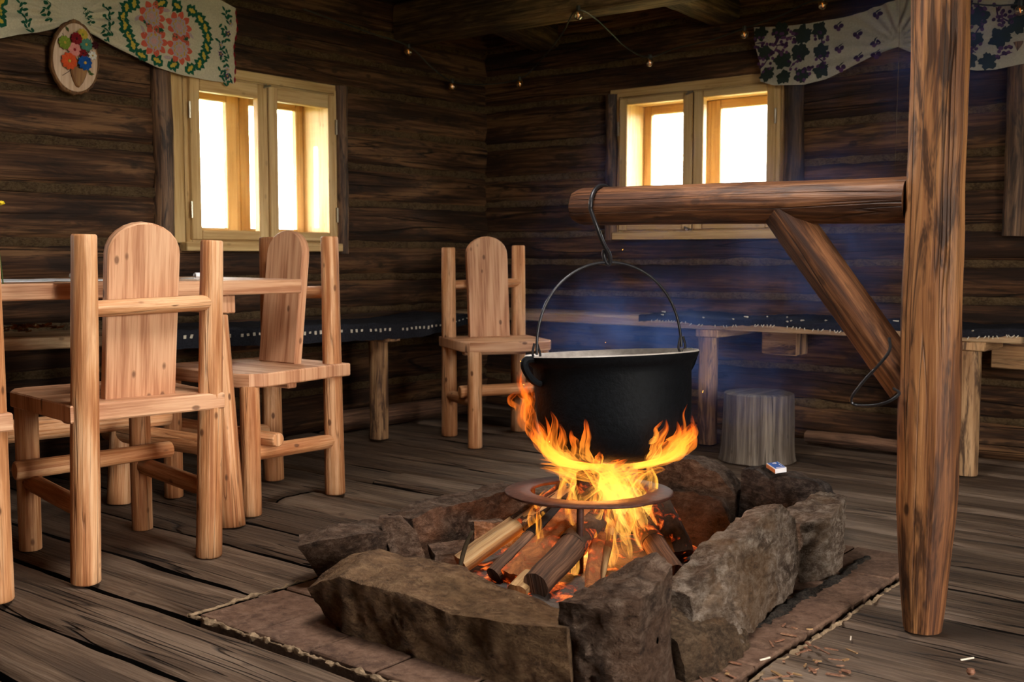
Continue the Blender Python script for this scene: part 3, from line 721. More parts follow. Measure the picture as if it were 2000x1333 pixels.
stone('hearth_stone', 'squat stone behind a dark crack, next along from the long left stone', [
    [(-2.04, 2.70, 0), (-2.06, 2.71, .108), (-2.17, 2.75, .11), (-2.18, 2.76, 0)],
    [(-2.00, 2.80, 0), (-2.02, 2.81, .122), (-2.14, 2.88, .118), (-2.14, 2.88, 0)],
    [(-1.96, 2.90, 0), (-1.98, 2.91, .115), (-2.08, 2.98, .11), (-2.08, 3.0, 0)]], 'rockC', 10, (.010, 8, .008, 24))
stone('hearth_stone', 'dark stone with a jutting pale top at the left corner of the pit', [
    [(-2.155, 1.895, 0), (-2.125, 1.795, .118), (-2.20, 1.86, .118), (-2.20, 1.92, 0)],
    [(-2.10, 1.92, 0), (-2.075, 1.83, .135), (-2.19, 1.97, .128), (-2.20, 2.0, 0)],
    [(-2.06, 1.97, 0), (-2.04, 1.92, .138), (-2.17, 2.06, .128), (-2.19, 2.1, 0)],
    [(-2.03, 2.05, 0), (-2.04, 2.04, .115), (-2.13, 2.13, .11), (-2.15, 2.15, 0)],
    [(-2.01, 2.11, 0), (-2.02, 2.10, .06), (-2.09, 2.16, .06), (-2.10, 2.17, 0)]], 'rockB', 11, (.010, 8, .009, 26))
stone('hearth_stone', 'thin upright slate with a pale rim wedged between two left-hand stones', [
    [(-1.985, 2.02, .0), (-2.075, 2.03, .155), (-2.090, 2.05, .155), (-2.00, 2.04, .0)],
    [(-1.960, 2.07, .0), (-2.045, 2.08, .150), (-2.062, 2.10, .150), (-1.975, 2.085, .0)],
    [(-1.945, 2.095, .0), (-2.01, 2.11, .110), (-2.022, 2.12, .110), (-1.96, 2.105, .0)]], 'rockB', 12, (.004, 9, .004, 30), step=.010)
stone('hearth_stone', 'small square stone inside the pit in front of the long left stone', [
    [(-1.94, 2.10, 0), (-1.95, 2.11, .058), (-2.04, 2.18, .060), (-2.04, 2.2, 0)],
    [(-1.87, 2.19, 0), (-1.88, 2.19, .062), (-1.98, 2.27, .062), (-1.98, 2.28, 0)]], 'rockB', 13, (.006, 9, .006, 28), step=.010)
stone('hearth_stone', 'small tilted triangular stone with a sparkling grey face beside the pale firewood', [
    [(-1.92, 2.25, .0), (-1.975, 2.30, .105), (-2.01, 2.32, .10), (-1.97, 2.32, 0)],
    [(-1.87, 2.33, .0), (-1.93, 2.38, .098), (-1.97, 2.41, .095), (-1.93, 2.41, 0)],
    [(-1.85, 2.40, .0), (-1.87, 2.42, .05), (-1.91, 2.44, .05), (-1.90, 2.44, 0)]], 'rockC', 14, (.006, 9, .006, 28), step=.010)

# crumbled earth along the foot of the right-hand stones
b = MB(); n = 60; path = lin((-1.10, 2.05, -.008), (-1.10, 3.0, -.008), n); path[:, 0] += .02*fbm(path*5+3, 2)-.01*np.linspace(0, 1, n)
b.tube(path, .019+.012*fbm(path*16, 2), 14, .8, (6, 90), seed=2.)
b.build('trim_7', M['dirt'], kind='structure')

# ------------------------------------------------------------------ fire: ash, embers, firewood, flames
b = MB(); th = np.linspace(0, 2*PI, 49); rr = np.linspace(0, 1, 22)
P = np.zeros((22, 48, 3))
for i, q in enumerate(rr):
    P[i, :, 0] = -1.66+q*.36*np.cos(th[:-1]); P[i, :, 1] = 2.40+q*.40*np.sin(th[:-1]); P[i, :, 2] = .012+.045*(1-q**2)
P[..., 2] += .012*fbm(P*22, 3)+.008*fbm(P*60, 2)
b.grid(P, np.zeros((22, 49)), np.zeros((22, 49)), True, flip=False)
tag(b.build('ember_bed', M['ember']), 'bed of glowing orange embers and ash under the burning logs', 'embers', None, 'stuff')

def log_piece(name, label, a, c, r, mat, mat2=None, half=False, seed=0, flat=None, bend=0):
    root = thing(name, label, 'firewood', (a[0], a[1], 0), 'firewood in the pit')
    n = 26; path = lin(a, c, n); path += bend*np.sin(np.linspace(0, PI, n))[:, None]*np.array([0, 0, 1.])
    path += .006*vec3(path*9+seed, 2)
    b = MB()
    if flat:   # split piece: wedge section
        w, t = flat
        pf = lambda th: 1/np.maximum(np.abs(np.cos(th-.3))/1., np.maximum(np.abs(np.cos(th-.3+2*PI/3)), np.abs(np.cos(th-.3-2*PI/3))))**.8*np.sqrt((np.cos(th)*w)**2+(np.sin(th)*t)**2)/r
        b.tube(path, r, 22, .10, (3, 9), prof=pf, seed=seed)
    else: b.tube(path, r*(1+.08*fbm(path*7+seed, 2)), 18, .08, (3, 10), seed=seed)
    b.build('bark' if not flat else 'split_wood', M[mat], root, ang=35)
    if mat2:      # charred, glowing upper end
        k = int(n*.52); b = MB(); pp = path[k:]
        if flat: b.tube(pp, r*1.03, 22, .14, (4, 20), prof=pf, seed=seed)
        else: b.tube(pp, r*1.05*(1+.08*fbm(pp*7+seed, 2)), 18, .14, (4, 26), seed=seed)
        b.build('charred_end', M[mat2], root, ang=35)
    return root
log_piece('firewood', 'long pale split plank leaning into the fire from the left', (-1.86, 2.115, .05), (-1.725, 2.40, .215), .03, 'split', 'charlog', seed=1, flat=(.034, .017))
log_piece('firewood', 'thin bark-covered stick beside the pale split plank', (-1.735, 2.095, .045), (-1.70, 2.36, .185), .022, 'bark', 'tray', seed=2)
log_piece('firewood', 'orange-glowing split log face behind the front leg of the trivet', (-1.68, 2.11, .035), (-1.655, 2.37, .175), .034, 'hotlog', None, seed=3, flat=(.050, .028))
log_piece('firewood', 'round log lying low just left of the front trivet leg', (-1.585, 2.075, .05), (-1.61, 2.40, .165), .036, 'bark', 'charlog', seed=4)
log_piece('firewood', 'thin pale kindling stick in the middle of the flames', (-1.50, 2.20, .03), (-1.60, 2.42, .16), .016, 'split', 'hotlog', seed=5, flat=(.022, .011))
log_piece('firewood', 'smooth reddish round log leaning in from the right side of the fire', (-1.365, 2.36, .055), (-1.57, 2.50, .15), .030, 'bark', 'charlog', seed=6)
log_piece('firewood', 'charred square chunk with glowing cells at the right of the fire', (-1.452, 2.53, .05), (-1.545, 2.56, .17), .036, 'charlog', None, seed=7, flat=(.045, .03))
log_piece('firewood', 'upright burnt log whose dark tip pokes through the trivet ring', (-1.73, 2.46, .03), (-1.665, 2.41, .262), .030, 'tray', 'charlog', seed=8)
log_piece('firewood', 'short split wedge between the two round logs at the front', (-1.63, 2.06, .035), (-1.655, 2.30, .11), .018, 'split', 'hotlog', seed=9, flat=(.026, .014))
log_piece('firewood', 'dark half-burnt branch at the back of the fire', (-1.78, 2.62, .04), (-1.68, 2.46, .20), .026, 'tray', 'charlog', seed=10)
log_piece('firewood', 'slim splinter of wood beside the embers at the front of the fire', (-1.46, 2.13, .035), (-1.575, 2.33, .13), .013, 'hotlog', None, seed=11, flat=(.018, .009))
b = MB(); b.tube(spline([(-1.79, 2.03, .06), (-1.795, 2.05, .10), (-1.785, 2.06, .14), (-1.775, 2.065, .16)], 5), [.006]*10+[.005]*5+[.002], 8, .2)
tag(b.build('twig', M['twig']), 'thin curled twig standing up behind the front slab', 'twig')

PC = np.array([-1.662, 2.50]); PB = .292      # pot centre and bottom
def pot_r(z):
    z = z-PB; return float(np.interp(z, [-.02, 0, .012, .035, .08, .14, .26, .30], [.0, .09, .135, .172, .200, .211, .215, .228]))
fire = thing('fire', 'bright yellow and orange flames rising from the firewood and licking round the cauldron', 'fire', (-1.66, 2.42, .03))
Rv = np.array([_r.x, _r.y]); Fv = np.array([_f.x, _f.y]); Fv /= np.linalg.norm(Fv)
def flame(b, pts, w, seed, flat=.5, t0=0., t1=1., n=8):
    path = spline(pts, n); m = len(path); t = np.linspace(0, 1, m)
    path[1:] += (.012*t[1:, None])*vec3(path[1:]*9+seed, 2)*np.array([1, 1, .5])
    rad = w*np.clip(np.minimum((t+.03)/.22, 1)**.7*(1-t)**.62, .02, 1)*(1+.35*fbm(np.stack([t*4, np.full(m, seed*1.7), np.zeros(m)], -1), 2))
    ph = seed*1.3
    pf = lambda th: np.sqrt(np.cos(th-ph)**2+(flat*np.sin(th-ph))**2)
    b.tube(path, np.maximum(rad, .0012), 14, .30, (3, 9), cap=False, prof=pf, tint=t0+(t1-t0)*t, seed=seed)
def rotM(axis, deg):
    return np.array(Matrix.Rotation(math.radians(deg), 3, Vector(axis)))
TL = rotM((*Rv, 0), -3.2)@rotM((*Fv, 0), -2.2)       # the pot hangs a little askew
piv = np.array([PC[0], PC[1], .80])
def tl(b):
    for i in range(len(b.v)): b.v[i] = (b.v[i]-piv)@TL.T+piv
fr = random.Random(5)
b1, b2, b3 = MB(), MB(), MB()
fc = np.array([-1.655, 2.425])
for i in range(52):      # main column from the logs up to the pot
    a = fr.uniform(0, 2*PI); r = .145*math.sqrt(fr.random()); o = fc+np.array([math.cos(a), math.sin(a)])*r+Rv*.025
    tgt = np.array([PC[0], PC[1]])+Rv*fr.uniform(-.135, .13)+Fv*fr.uniform(-.12, .06)
    z0 = fr.uniform(.10, .20); z1 = fr.uniform(.27, .295); m = o*.5+tgt*.5+Rv*fr.uniform(-.025, .025)
    dirv = tgt-PC; L = np.linalg.norm(dirv)+1e-4; e = PC+dirv/L*min(.19, L+fr.uniform(.04, .10)); 
    flame(b1, [(o[0], o[1], z0), (*(o*.7+m*.3), z0*.6+.4*.2), (m[0], m[1], .235), (tgt[0], tgt[1], z1-.008), (e[0], e[1], z1+.004)], fr.uniform(.014, .030), i*1.37, .45, 0., .85)
for i in range(26):      # low tongues over the logs
    a = fr.uniform(0, 2*PI); r = fr.uniform(.03, .16); o = fc+np.array([math.cos(a), math.sin(a)])*r+Rv*fr.uniform(-.05, .03)
    z0 = fr.uniform(.04, .10); h = fr.uniform(.06, .17); d = (fc-o)*.5
    flame(b2, [(o[0], o[1], z0), (o[0]+d[0]*.3+fr.uniform(-.015, .015), o[1]+d[1]*.3, z0+h*.35), (o[0]+d[0]*.6+fr.uniform(-.02, .02), o[1]+d[1]*.6, z0+h*.7), (o[0]+d[0]+fr.uniform(-.02, .02), o[1]+d[1], z0+h)], fr.uniform(.010, .022), 90+i*1.9, .45)
def hug(ang, z0, z1, w, seed, off=.014, lean=0., t1=1., bb=None):    # flames running up the side of the pot; ang from the camera's right, toward the camera = -90
    u0 = math.radians(ang); pts = []
    for k, z in enumerate(np.linspace(z0, z1, 6)):
        u = u0+lean*k/5; d = Rv*math.cos(u)+Fv*math.sin(u); r = pot_r(max(z, PB-.019))+off+.010*math.sin(k*1.7+seed)
        if z < PB: r = max(r, .06)
        pts.append((*(PC+d*r), z))
    flame(bb if bb is not None else b3, pts, w, seed, .5, 0, t1)
for i in range(16): hug(fr.uniform(-196, -150), PB-.012, fr.uniform(.33, .44), fr.uniform(.012, .026), 200+i*2.1, lean=fr.uniform(-.2, .3))
for i in range(14): hug(fr.uniform(-60, -5), PB-.012, fr.uniform(.32, .40), fr.uniform(.012, .024), 260+i*2.3, lean=fr.uniform(-.1, .4))
for i in range(16): hug(fr.uniform(-150, -40), PB-.012, fr.uniform(.298, .322), fr.uniform(.008, .016), 320+i*2.9, off=.008, lean=fr.uniform(-.4, .4))
for ang, z0, z1, w, s in ((-118, .31, .43, .020, 401), (-128, .305, .40, .022, 402), (-66, .31, .42, .020, 403), (-56, .30, .41, .028, 404), (-48, .30, .40, .026, 405), (-46, .32, .45, .010, 406), (-138, .305, .42, .024, 407), (-40, .30, .40, .026, 408), (-112, .30, .345, .02, 409), (-62, .30, .37, .026, 410), (-33, .30, .42, .024, 411), (-26, .30, .38, .026, 412), (-145, .30, .45, .026, 413), (-70, .36, .42, .012, 414)): hug(ang, z0, z1, w, s, off=.020, lean=.12)
b4 = MB()
for i in range(9): hug(fr.uniform(-182, -160), fr.uniform(.37, .46), fr.uniform(.49, .57), fr.uniform(.010, .020), 420+i*2.7, off=fr.uniform(.025, .06), lean=fr.uniform(-.15, .15), bb=b4)
for (x, y, z, h, w, sx) in ((-1.70, 2.22, .06, .15, .020, .015), (-1.685, 2.20, .05, .11, .018, -.01), (-1.715, 2.27, .08, .15, .018, .02), (-1.66, 2.19, .05, .16, .016, .0), (-1.60, 2.19, .04, .11, .018, .02), (-1.575, 2.22, .03, .14, .018, .01), (-1.55, 2.27, .05, .12, .020, -.01), (-1.53, 2.33, .05, .17, .024, -.01), (-1.56, 2.36, .06, .20, .026, .0), (-1.52, 2.40, .06, .16, .020, -.02), (-1.62, 2.27, .08, .17, .020, .01), (-1.64, 2.30, .10, .17, .022, .0)):
    o = np.array([x, y]); s_ = Rv*sx
    flame(b2, [(*o, z), (*(o+s_*.6+Fv*.02), z+h*.35), (*(o-s_*.4+Fv*.05), z+h*.7), (*(o+s_+Fv*.07), z+h)], w, x*91+y*37, .42)
tl(b3); tl(b4); b1.build('flame', M['flame'], fire, ang=180); b2.build('flame', M['flame'], fire, ang=180); b3.build('flame', M['flame2'], fire, ang=180); b4.build('flame', M['flame3'], fire, ang=180)
b = MB()
for i in range(7):
    p = PC+Rv*fr.uniform(-.25, .25)+Fv*fr.uniform(-.28, -.2); z = fr.uniform(.33, .9); d = vec3(np.array([[i*3.3, 2., z]]), 1)[0]*.012+np.array([0, 0, .005])
    b = MB(); b.tube([(*p, z), tuple(np.array([*p, z])+d*.7)], [.0006, .0003], 5); b.build('spark', M['spark'], fire)

# ------------------------------------------------------------------ cauldron, hook, trivet
pot = thing('cauldron', 'big black cast iron cauldron hanging over the fire by its wire bail', 'cauldron', (PC[0], PC[1], PB))
O3 = (np.eye(3), np.array([PC[0], PC[1], PB]))
b = MB()
b.lathe([(.0, 0), (.05, .001), (.095, .004), (.135, .014), (.165, .032), (.188, .058), (.202, .092), (.209, .13), (.212, .19), (.2135, .245), (.215, .262), (.222, .268), (.232, .280), (.2365, .293)], 72, O3)
tl(b); b.build('pot_body', M['iron'], pot, ang=50)
b = MB()
b.lathe([(.2365, .293), (.234, .2965), (.228, .2945), (.219, .280), (.209, .262), (.205, .24), (.204, .15), (.195, .09), (.16, .03), (.09, .012), (.0, .010)], 72, O3)
tl(b); b.build('pot_inside', M['rim'], pot, ang=50)
BX = Rv*.92+Fv*.39
for sg in (-1, 1):
    b = MB(); c = np.array([*(PC+BX*sg*.225), PB]); d = np.array([*(BX*sg), 0])
    pts = [c+d*.008+np.array([0, 0, .288]), c+d*.030+np.array([0, 0, .286]), c+d*.033+np.array([0, 0, .268]), c+d*.020+np.array([0, 0, .243]), c+d*.004+np.array([0, 0, .228]), c-d*.010+np.array([0, 0, .222])]
    b.tube(spline(pts, 6), .0085, 10, prof=lambda th: 1+.5*np.abs(np.cos(th)))
    tl(b); b.build('lug', M['iron'], pot)
b = MB(); up = np.array([0, 0, 1.]); R3 = np.array([*BX, 0]); c = np.array([*PC, PB+.30]); A = np.linspace(0, PI, 41); hgt = .833-.592
arc = [c+R3*math.cos(a)*.222*(1-.02*math.sin(a))+up*(math.sin(a)**.86*hgt) for a in A]
b.tube(np.array(arc), .0038, 10, cap=True)
for sg in (-1, 1):
    e = c+R3*sg*.222; b.tube(spline([e+up*.03+R3*.006*sg, e+up*.002+R3*.012*sg, e-up*.016, e-up*.002-R3*.010*sg, e+up*.028-R3*.003*sg], 5), .0034, 8)
tl(b); b.build('bail_handle', M['wire'], pot)

hk = MB(); ax = -1.678; ay = 2.5; az = .983
th = np.linspace(200, -12, 24); r = .0545
loop = [np.array([ax-.004, ay, az])+np.array([0, -math.cos(math.radians(t))*r*1.06, math.sin(math.radians(t))*(r+.002)]) for t in th]
e = loop[-1]; bt = np.array([-1.662, 2.495, .829])
pts = loop+[np.array([-1.668, ay-.050, .93]), np.array([-1.660, ay-.030, .885]), np.array([-1.654, ay-.006, .850]), np.array([-1.658, ay-.001, .828]), np.array([-1.666, ay-.006, .832]), np.array([-1.672, ay-.008, .850]), np.array([-1.671, ay-.008, .866])]
hk.tube(spline(pts, 4), .0058, 10)
tag(hk.build('pot_hook', M['wire']), 'long black S-shaped iron hook over the end of the wooden arm', 'hook')

TC = np.array([-1.675, 2.43, .213]); TT = rotM((*Rv, 0), -1.8)
tv = thing('trivet', 'rusty iron ring trivet on three legs standing in the fire', 'trivet', (TC[0], TC[1], .02))
b = MB(); b.lathe([(.160, -.0045), (.225, -.0045), (.228, -.002), (.228, .002), (.225, .0045), (.160, .0045), (.1575, .002), (.1575, -.002), (.160, -.0045)], 96, (TT, TC))
b.v[0] += .0015*vec3(b.v[0]*14, 2); b.build('ring', M['rust'], tv, ang=50)
for a in (-100, 20, 140):
    u = math.radians(a); d = Rv*math.cos(u)+Fv*math.sin(u); p = TC[:2]+d*.197; q = TC[:2]+d*.205
    zt = (TT@np.array([*(d*.197), 0]))[2]+TC[2]
    b = MB(); b.tube(lin((*p, zt-.003), (*q, .015), 12), .0095, 12, .06, (3, 20), seed=a); b.build('leg', M['rust'], tv)

# ------------------------------------------------------------------ post with arm and brace
cr = thing('hearth_crane', 'tall smoke-stained log post with a horizontal arm and diagonal brace beside the fire', 'post', (-.80, 2.5, 0))
b = MB(); n = 70; z = np.linspace(0.0, ZC+.02, n); path = np.stack([np.full(n, -.80), np.full(n, 2.50), z], -1)
path[:, :2] += .006*np.stack([fbm(np.stack([z*2.2, np.full(n, 3.3), np.zeros(n)], -1), 3), fbm(np.stack([z*2.2, np.full(n, 8.3), np.zeros(n)], -1), 3)], -1)
rad = np.interp(z, [0, .06, .15, .28, .45, .6, .8, 1.0, 1.2, 1.6, 2.2], [.041, .047, .055, .0645, .0665, .065, .063, .061, .0605, .0595, .058])
b.tube(path, rad*(1+.02*fbm(np.stack([z*5, np.full(n, 1.3), np.zeros(n)], -1), 2)), 40, .07, (4, 2.4), seed=3.3, prof=lambda th: 1+.018*np.cos(9*th)+.01*np.cos(5*th+1)); b.build('post', M['crane'], cr, ang=60)
b = MB(); n = 44; path = lin((-.855, 2.5, .975), (-1.765, 2.5, .985), n); rr = np.interp(np.linspace(0, 1, n), [0, .5, .9, .985, 1], [.0515, .0505, .050, .049, .044])
b.tube(path, rr, 30, .06, (4, 3), seed=6.1, prof=lambda th: 1+.022*np.cos(8*th)); b.build('arm', M['arm'], cr, ang=60)
b = MB(); n = 30; path = lin((-1.165, 2.5, .965), (-.845, 2.5, .555), n)
b.tube(path, .046, 28, .05, (4, 4), seed=9.4, prof=lambda th: 1/np.maximum(np.abs(np.cos(th-.5)), np.abs(np.sin(th-.5)))**.42*.93); b.build('brace', M['arm'], cr, ang=60)
b = MB(); b.tube(spline([(-.872, 2.443, .668), (-.873, 2.440, .632), (-.93, 2.440, .562), (-.957, 2.445, .522), (-.945, 2.45, .508), (-.90, 2.435, .513), (-.862, 2.425, .527), (-.843, 2.432, .545), (-.858, 2.436, .555)], 6), .0036, 8)
tag(b.build('wire_loop', M['wire']), 'bent loop of iron wire round the foot of the diagonal brace', 'wire')
b = MB(); b.tube(spline([(-.905, 2.44, 1.98), (-.868, 2.435, 1.5), (-.868, 2.44, 1.03)], 4), .0004, 5)
tag(b.build('thread', M['twig']), 'thin thread hanging straight down beside the log post', 'thread')

# ------------------------------------------------------------------ log chairs
def chair(label, bl, br, fl, fr_, seed, Hs=(.90, .90), seat_z=.47, lean0=(0, 0), boff=.078, btilt=.115):
    bl, br, fl, fr_ = (np.array([*p, 0.]) for p in (bl, br, fl, fr_))
    mb, mf = (bl+br)/2, (fl+fr_)/2; bd = unit(mb-mf); wd = unit(br-bl); wd = unit(wd-bd*np.dot(wd, bd)); z = np.array([0, 0, 1.])
    c = (mb+mf)/2; t = thing('log_chair', label, 'chair', tuple(c), 'log chairs')
    R_ = random.Random(seed)
    for k, (p, h) in enumerate(((bl, Hs[0]), (br, Hs[1]))):
        b = MB(); n = 24; lean = np.array([*lean0, 0.])+wd*R_.uniform(-.003, .003)
        b.tube(lin(p+z*.001, p+lean+z*h, n), np.interp(np.linspace(0, 1, n), [0, .5, 1], [.037, .0345, .0315])*R_.uniform(.96, 1.04), 20, .06, (3, 3), seed=seed*3+k, endround=.006, prof=lambda th: 1+.015*np.cos(7*th+k)); b.build('back_post', M['pine'], t, ang=60)
    for k, p in enumerate((fl, fr_)):
        b = MB(); b.tube(lin(p+z*.001, p+z*(seat_z-.04), 16), R_.uniform(.030, .033), 18, .06, (3, 3), seed=seed*5+k, endround=.004, prof=lambda th: 1+.015*np.cos(6*th+k)); b.build('leg', M['pine'], t, ang=60)
    # seat plank with rounded front corners
    e = .052; wb = np.linalg.norm(br-bl)/2+.035; wf = np.linalg.norm(fr_-fl)/2+.05; L = np.linalg.norm(mb-mf)
    pts = [(-wb, -L/2-.035), (wb, -L/2-.035), (wb, -L/2+.05), (wf, L/2-.03), (wf-.025, L/2+.02), (wf-.06, L/2+.04), (-wf+.06, L/2+.04), (-wf+.025, L/2+.02), (-wf, L/2-.03), (-wb, -L/2+.05)]
    b = MB(); b.prism([(a, q) for a, q in pts], c+z*(seat_z-.0225), wd, -bd, -np.cross(wd, bd)*1.0 if np.cross(wd, -bd)[2] < 0 else np.cross(wd, -bd), .045, .004, g=0)
    b.build('seat', M['board'], t, ang=30)
    b = MB(); b.box(c+z*(seat_z-.06)+bd*.03, (.02, wb*.7, .016), R=np.stack([bd, wd, z]), g=1); b.build('seat_batten', M['board'], t)
    # back board, round-headed, leaning on the cross bar
    w2 = .098; hb = .475; arch = [(-w2, 0), (w2, 0), (w2*1.02, hb-.085)]+[(math.cos(a)*w2*1.02, hb-.085+math.sin(a)*.085) for a in np.linspace(.25, PI-.25, 11)]+[(-w2*1.02, hb-.085)]
    ln = unit(z+bd*btilt); nv = unit(np.cross(wd, ln)); off = mb-bd*boff+z*(seat_z-.002)+np.array([*lean0, 0.])*.3
    b = MB(); b.prism(arch, off, wd, ln, nv, .034, .004); b.build('backrest', M['board'], t, ang=30)
    b = MB(); lz = np.array([*lean0, 0.])*.8; b.tube(lin(mb+lz+wd*(-wb+.04)+z*.713, mb+lz+wd*(wb-.03)+z*.722, 14), np.interp(np.linspace(0, 1, 14), [0, .1, .9, 1], [.018, .022, .022, .017]), 16, .05, (3, 4), seed=seed*7, endround=.005); b.build('crossbar', M['pine'], t, ang=60)
    for k, (p, q) in enumerate(((bl, fl), (br, fr_))):
        b = MB(); b.tube(lin(p+z*.195, q+z*.205, 12), np.interp(np.linspace(0, 1, 12), [0, .15, .85, 1], [.020, .026, .026, .022]), 16, .06, (3, 4), seed=seed*11+k); b.build('side_rail', M['pine'], t, ang=60)
    b = MB(); s = bd*.055; b.tube(lin(fl-wd*.055+s+z*.247, fr_+wd*.075+s+z*.252, 16), np.interp(np.linspace(0, 1, 16), [0, 1], [.027, .024]), 18, .05, (3, 4), seed=seed*13, endround=.005); b.build('front_rail', M['pine'], t, ang=60)
    return t
chair('pale pine log chair seen from behind, pushed up to the near side of the table', (-2.618, 1.501), (-2.581, 1.856), (-3.043, 1.577), (-3.002, 1.916), 1, (.905, .893), lean0=(.026, .012), boff=.062, btilt=.125)
chair('pine log chair at the far end of the table, partly covering the left window', (-3.284, 2.662), (-2.914, 2.637), (-3.321, 2.248), (-2.884, 2.244), 2, (.92, .918), lean0=(-.012, .0), boff=.098)
chair('pine log chair standing alone in the corner, left of the hanging cauldron', (-3.449, 3.845), (-3.285, 4.163), (-3.138, 3.667), (-2.985, 3.955), 3, (.889, .90))
chair('pine log chair cut off by the left edge of the photo, nearest the viewer', (-2.685, .93), (-2.645, 1.285), (-3.11, 1.00), (-3.07, 1.345), 4, (.905, .905))

# ------------------------------------------------------------------ table and what lies on it
tu = unit([.126, .992, 0]); tw = np.array([-tu[1], tu[0], 0]); z3 = np.array([0, 0, 1.])
tc = np.array([-2.902, 2.488, 0.]); TLn, TWd = 1.95, .70; tmid = tc-tu*TLn/2+tw*TWd/2
tb = thing('dining_table', 'solid pine table with a thick plank top and log legs, along the left wall', 'table', tuple(tmid))
for k in range(3):
    b = MB(); b.box(tmid+tw*(k-1)*TWd/3+z3*.747, (TWd/6-.001, TLn/2, .024), R=np.stack([tw, tu, z3]), ch=.004, g=1, tint=rng.uniform(.4, .6)); b.build('top_plank', M['board'], tb)
for e in (0, 1):
    yc = tc-tu*(.27 if e == 0 else TLn-.36)
    b = MB(); b.box(yc+tw*TWd/2+z3*.692, (TWd/2-.03, .032, .03), R=np.stack([tw, tu, z3]), g=0); b.build('cleat', M['board'], tb)
    for k, (i0, i1) in enumerate(((.07, .035), (TWd-.07, TWd-.26))):
        p0 = yc+tw*i0+z3*.665; p1 = yc+tw*(i1 if k == 0 else TWd-.09)+z3*.001+tu*(-.02)
        if e == 0 and k == 0: p1 = np.array([-2.812, 2.112, .001]); p0 = np.array([-2.875, 2.125, .665])
        if e == 0 and k == 1: p1 = np.array([-3.379, 2.068, .001]); p0 = np.array([-3.40, 2.12, .665])
        if e == 1 and k == 1: p0 = yc+tw*.41+z3*.665; p1 = yc+tw*.43+z3*.001
        b = MB(); b.tube(lin(p0, p1, 16), np.linspace(.027, .041, 16), 18, .05, (3, 3), seed=e*3+k+40, endround=.004); b.build('leg', M['pine'], tb, ang=60)
    b = MB(); q0 = np.array([-2.842, 2.116, .245]) if e == 0 else yc+z3*.245; q1 = np.array([-3.46, 2.085, .245]) if e == 0 else q0+tw*.47; b.tube(lin(q0, q1, 14), .034, 18, .05, (3, 3), seed=50+e, endround=.004); b.build('end_rail', M['pine'], tb, ang=60)
b = MB(); q0 = np.array([-3.22, 2.165, .313]); b.tube(lin(q0, q0-tu*1.36, 16), .036, 18, .05, (3, 3), seed=53, endround=.005); b.build('long_rail', M['pine'], tb, ang=60)

def sheet(name, mats, O, eu, ev, nu, nv, lu, lv, hfun, mat=0, th=.0015):
    b = MB(); U, V = np.meshgrid(np.linspace(0, 1, nu), np.linspace(0, 1, nv), indexing='ij')
    P = O+U[..., None]*lu*eu+V[..., None]*lv*ev; P[..., 2] += hfun(U, V)
    b.grid(P, U*lu, V*lv); Q = P.copy(); Q[..., 2] -= th; b.grid(Q, U*lu, V*lv, flip=True)
    for (A, B2, fl) in ((P[0], Q[0], 0), (P[-1], Q[-1], 1), (P[:, 0], Q[:, 0], 1), (P[:, -1], Q[:, -1], 0)):
        g = np.stack([A, B2]); b.grid(g, np.zeros(g.shape[:2]), np.zeros(g.shape[:2]), flip=bool(fl))
    return b
b = sheet('runner', None, tc-tu*1.9+tw*.16+z3*.7728, tu, tw, 60, 14, 1.35, .36, lambda U, V: .0012+.001*np.sin(U*60+V*9)*np.sin(V*7))
for i in range(40):
    p = tc-tu*rng.uniform(.62, 1.85)+tw*rng.uniform(.19, .50)+z3*.7752; a = rng.uniform(0, 6.3); s = rng.uniform(.008, .02)
    pts = [p+s*np.array([math.cos(a+k)*(1 if k % 2 else .5), math.sin(a+k)*(1 if k % 2 else .5), .05]) for k in np.linspace(0, 2*PI, 7)[:-1]]
    b.add(pts, [list(range(6))], [(0, 0)]*6, .5, 1+i % 2)
tag(b.build('table_runner', [M['paper'], M['teal'], M['mauve']]), 'white patterned paper runner lying along the table top', 'table runner')
for (pp, lab, s) in (((-2.925, 1.66, .775), 'curled white paper napkin on the table behind the left post of the chair', 1.), ((-2.99, 2.12, .775), 'pinkish folded paper napkin on the table behind the chair back', .8)):
    b = MB(); th = np.linspace(0, 2*PI*.9, 20); prof = np.stack([np.cos(th)*(.014-.0012*th)*s, np.sin(th)*(.014-.0012*th)*s+.014*s], -1)
    P = np.array([[np.array(pp)+tw*a+tu*yy+z3*max(zz, .0004) for a, zz in zip(prof[:, 0], prof[:, 1])] for yy in np.linspace(0, .07*s, 5)]); b.grid(P, np.zeros(P.shape[:2]), np.zeros(P.shape[:2])); b.grid(P+.0006, np.zeros(P.shape[:2]), np.zeros(P.shape[:2]), flip=True)
    b.box(np.array(pp)+tu*.03*s+tw*.04+z3*.0025, (.045*s, .04*s, .0012), ch=.0005)
    tag(b.build('napkin', M['paper']), lab, 'napkin')
vs = thing('flower_sprig', 'tiny yellow flower sprig at the left edge above the table', 'flower', (-2.90, 1.452, .775))
b = MB(); b.tube(spline([(-2.90, 1.452, .775), (-2.905, 1.447, .88), (-2.90, 1.450, .985)], 5), .0016, 6); b.build('stem', M['leaf'], vs)
b = MB()
for k in range(6):
    a = k*1.05; b.tube([(-2.90, 1.450, .985), (-2.90+.012*math.cos(a), 1.450+.012*math.sin(a), .992)], [.002, .005], 6)
b.build('petal', M['yel'], vs)

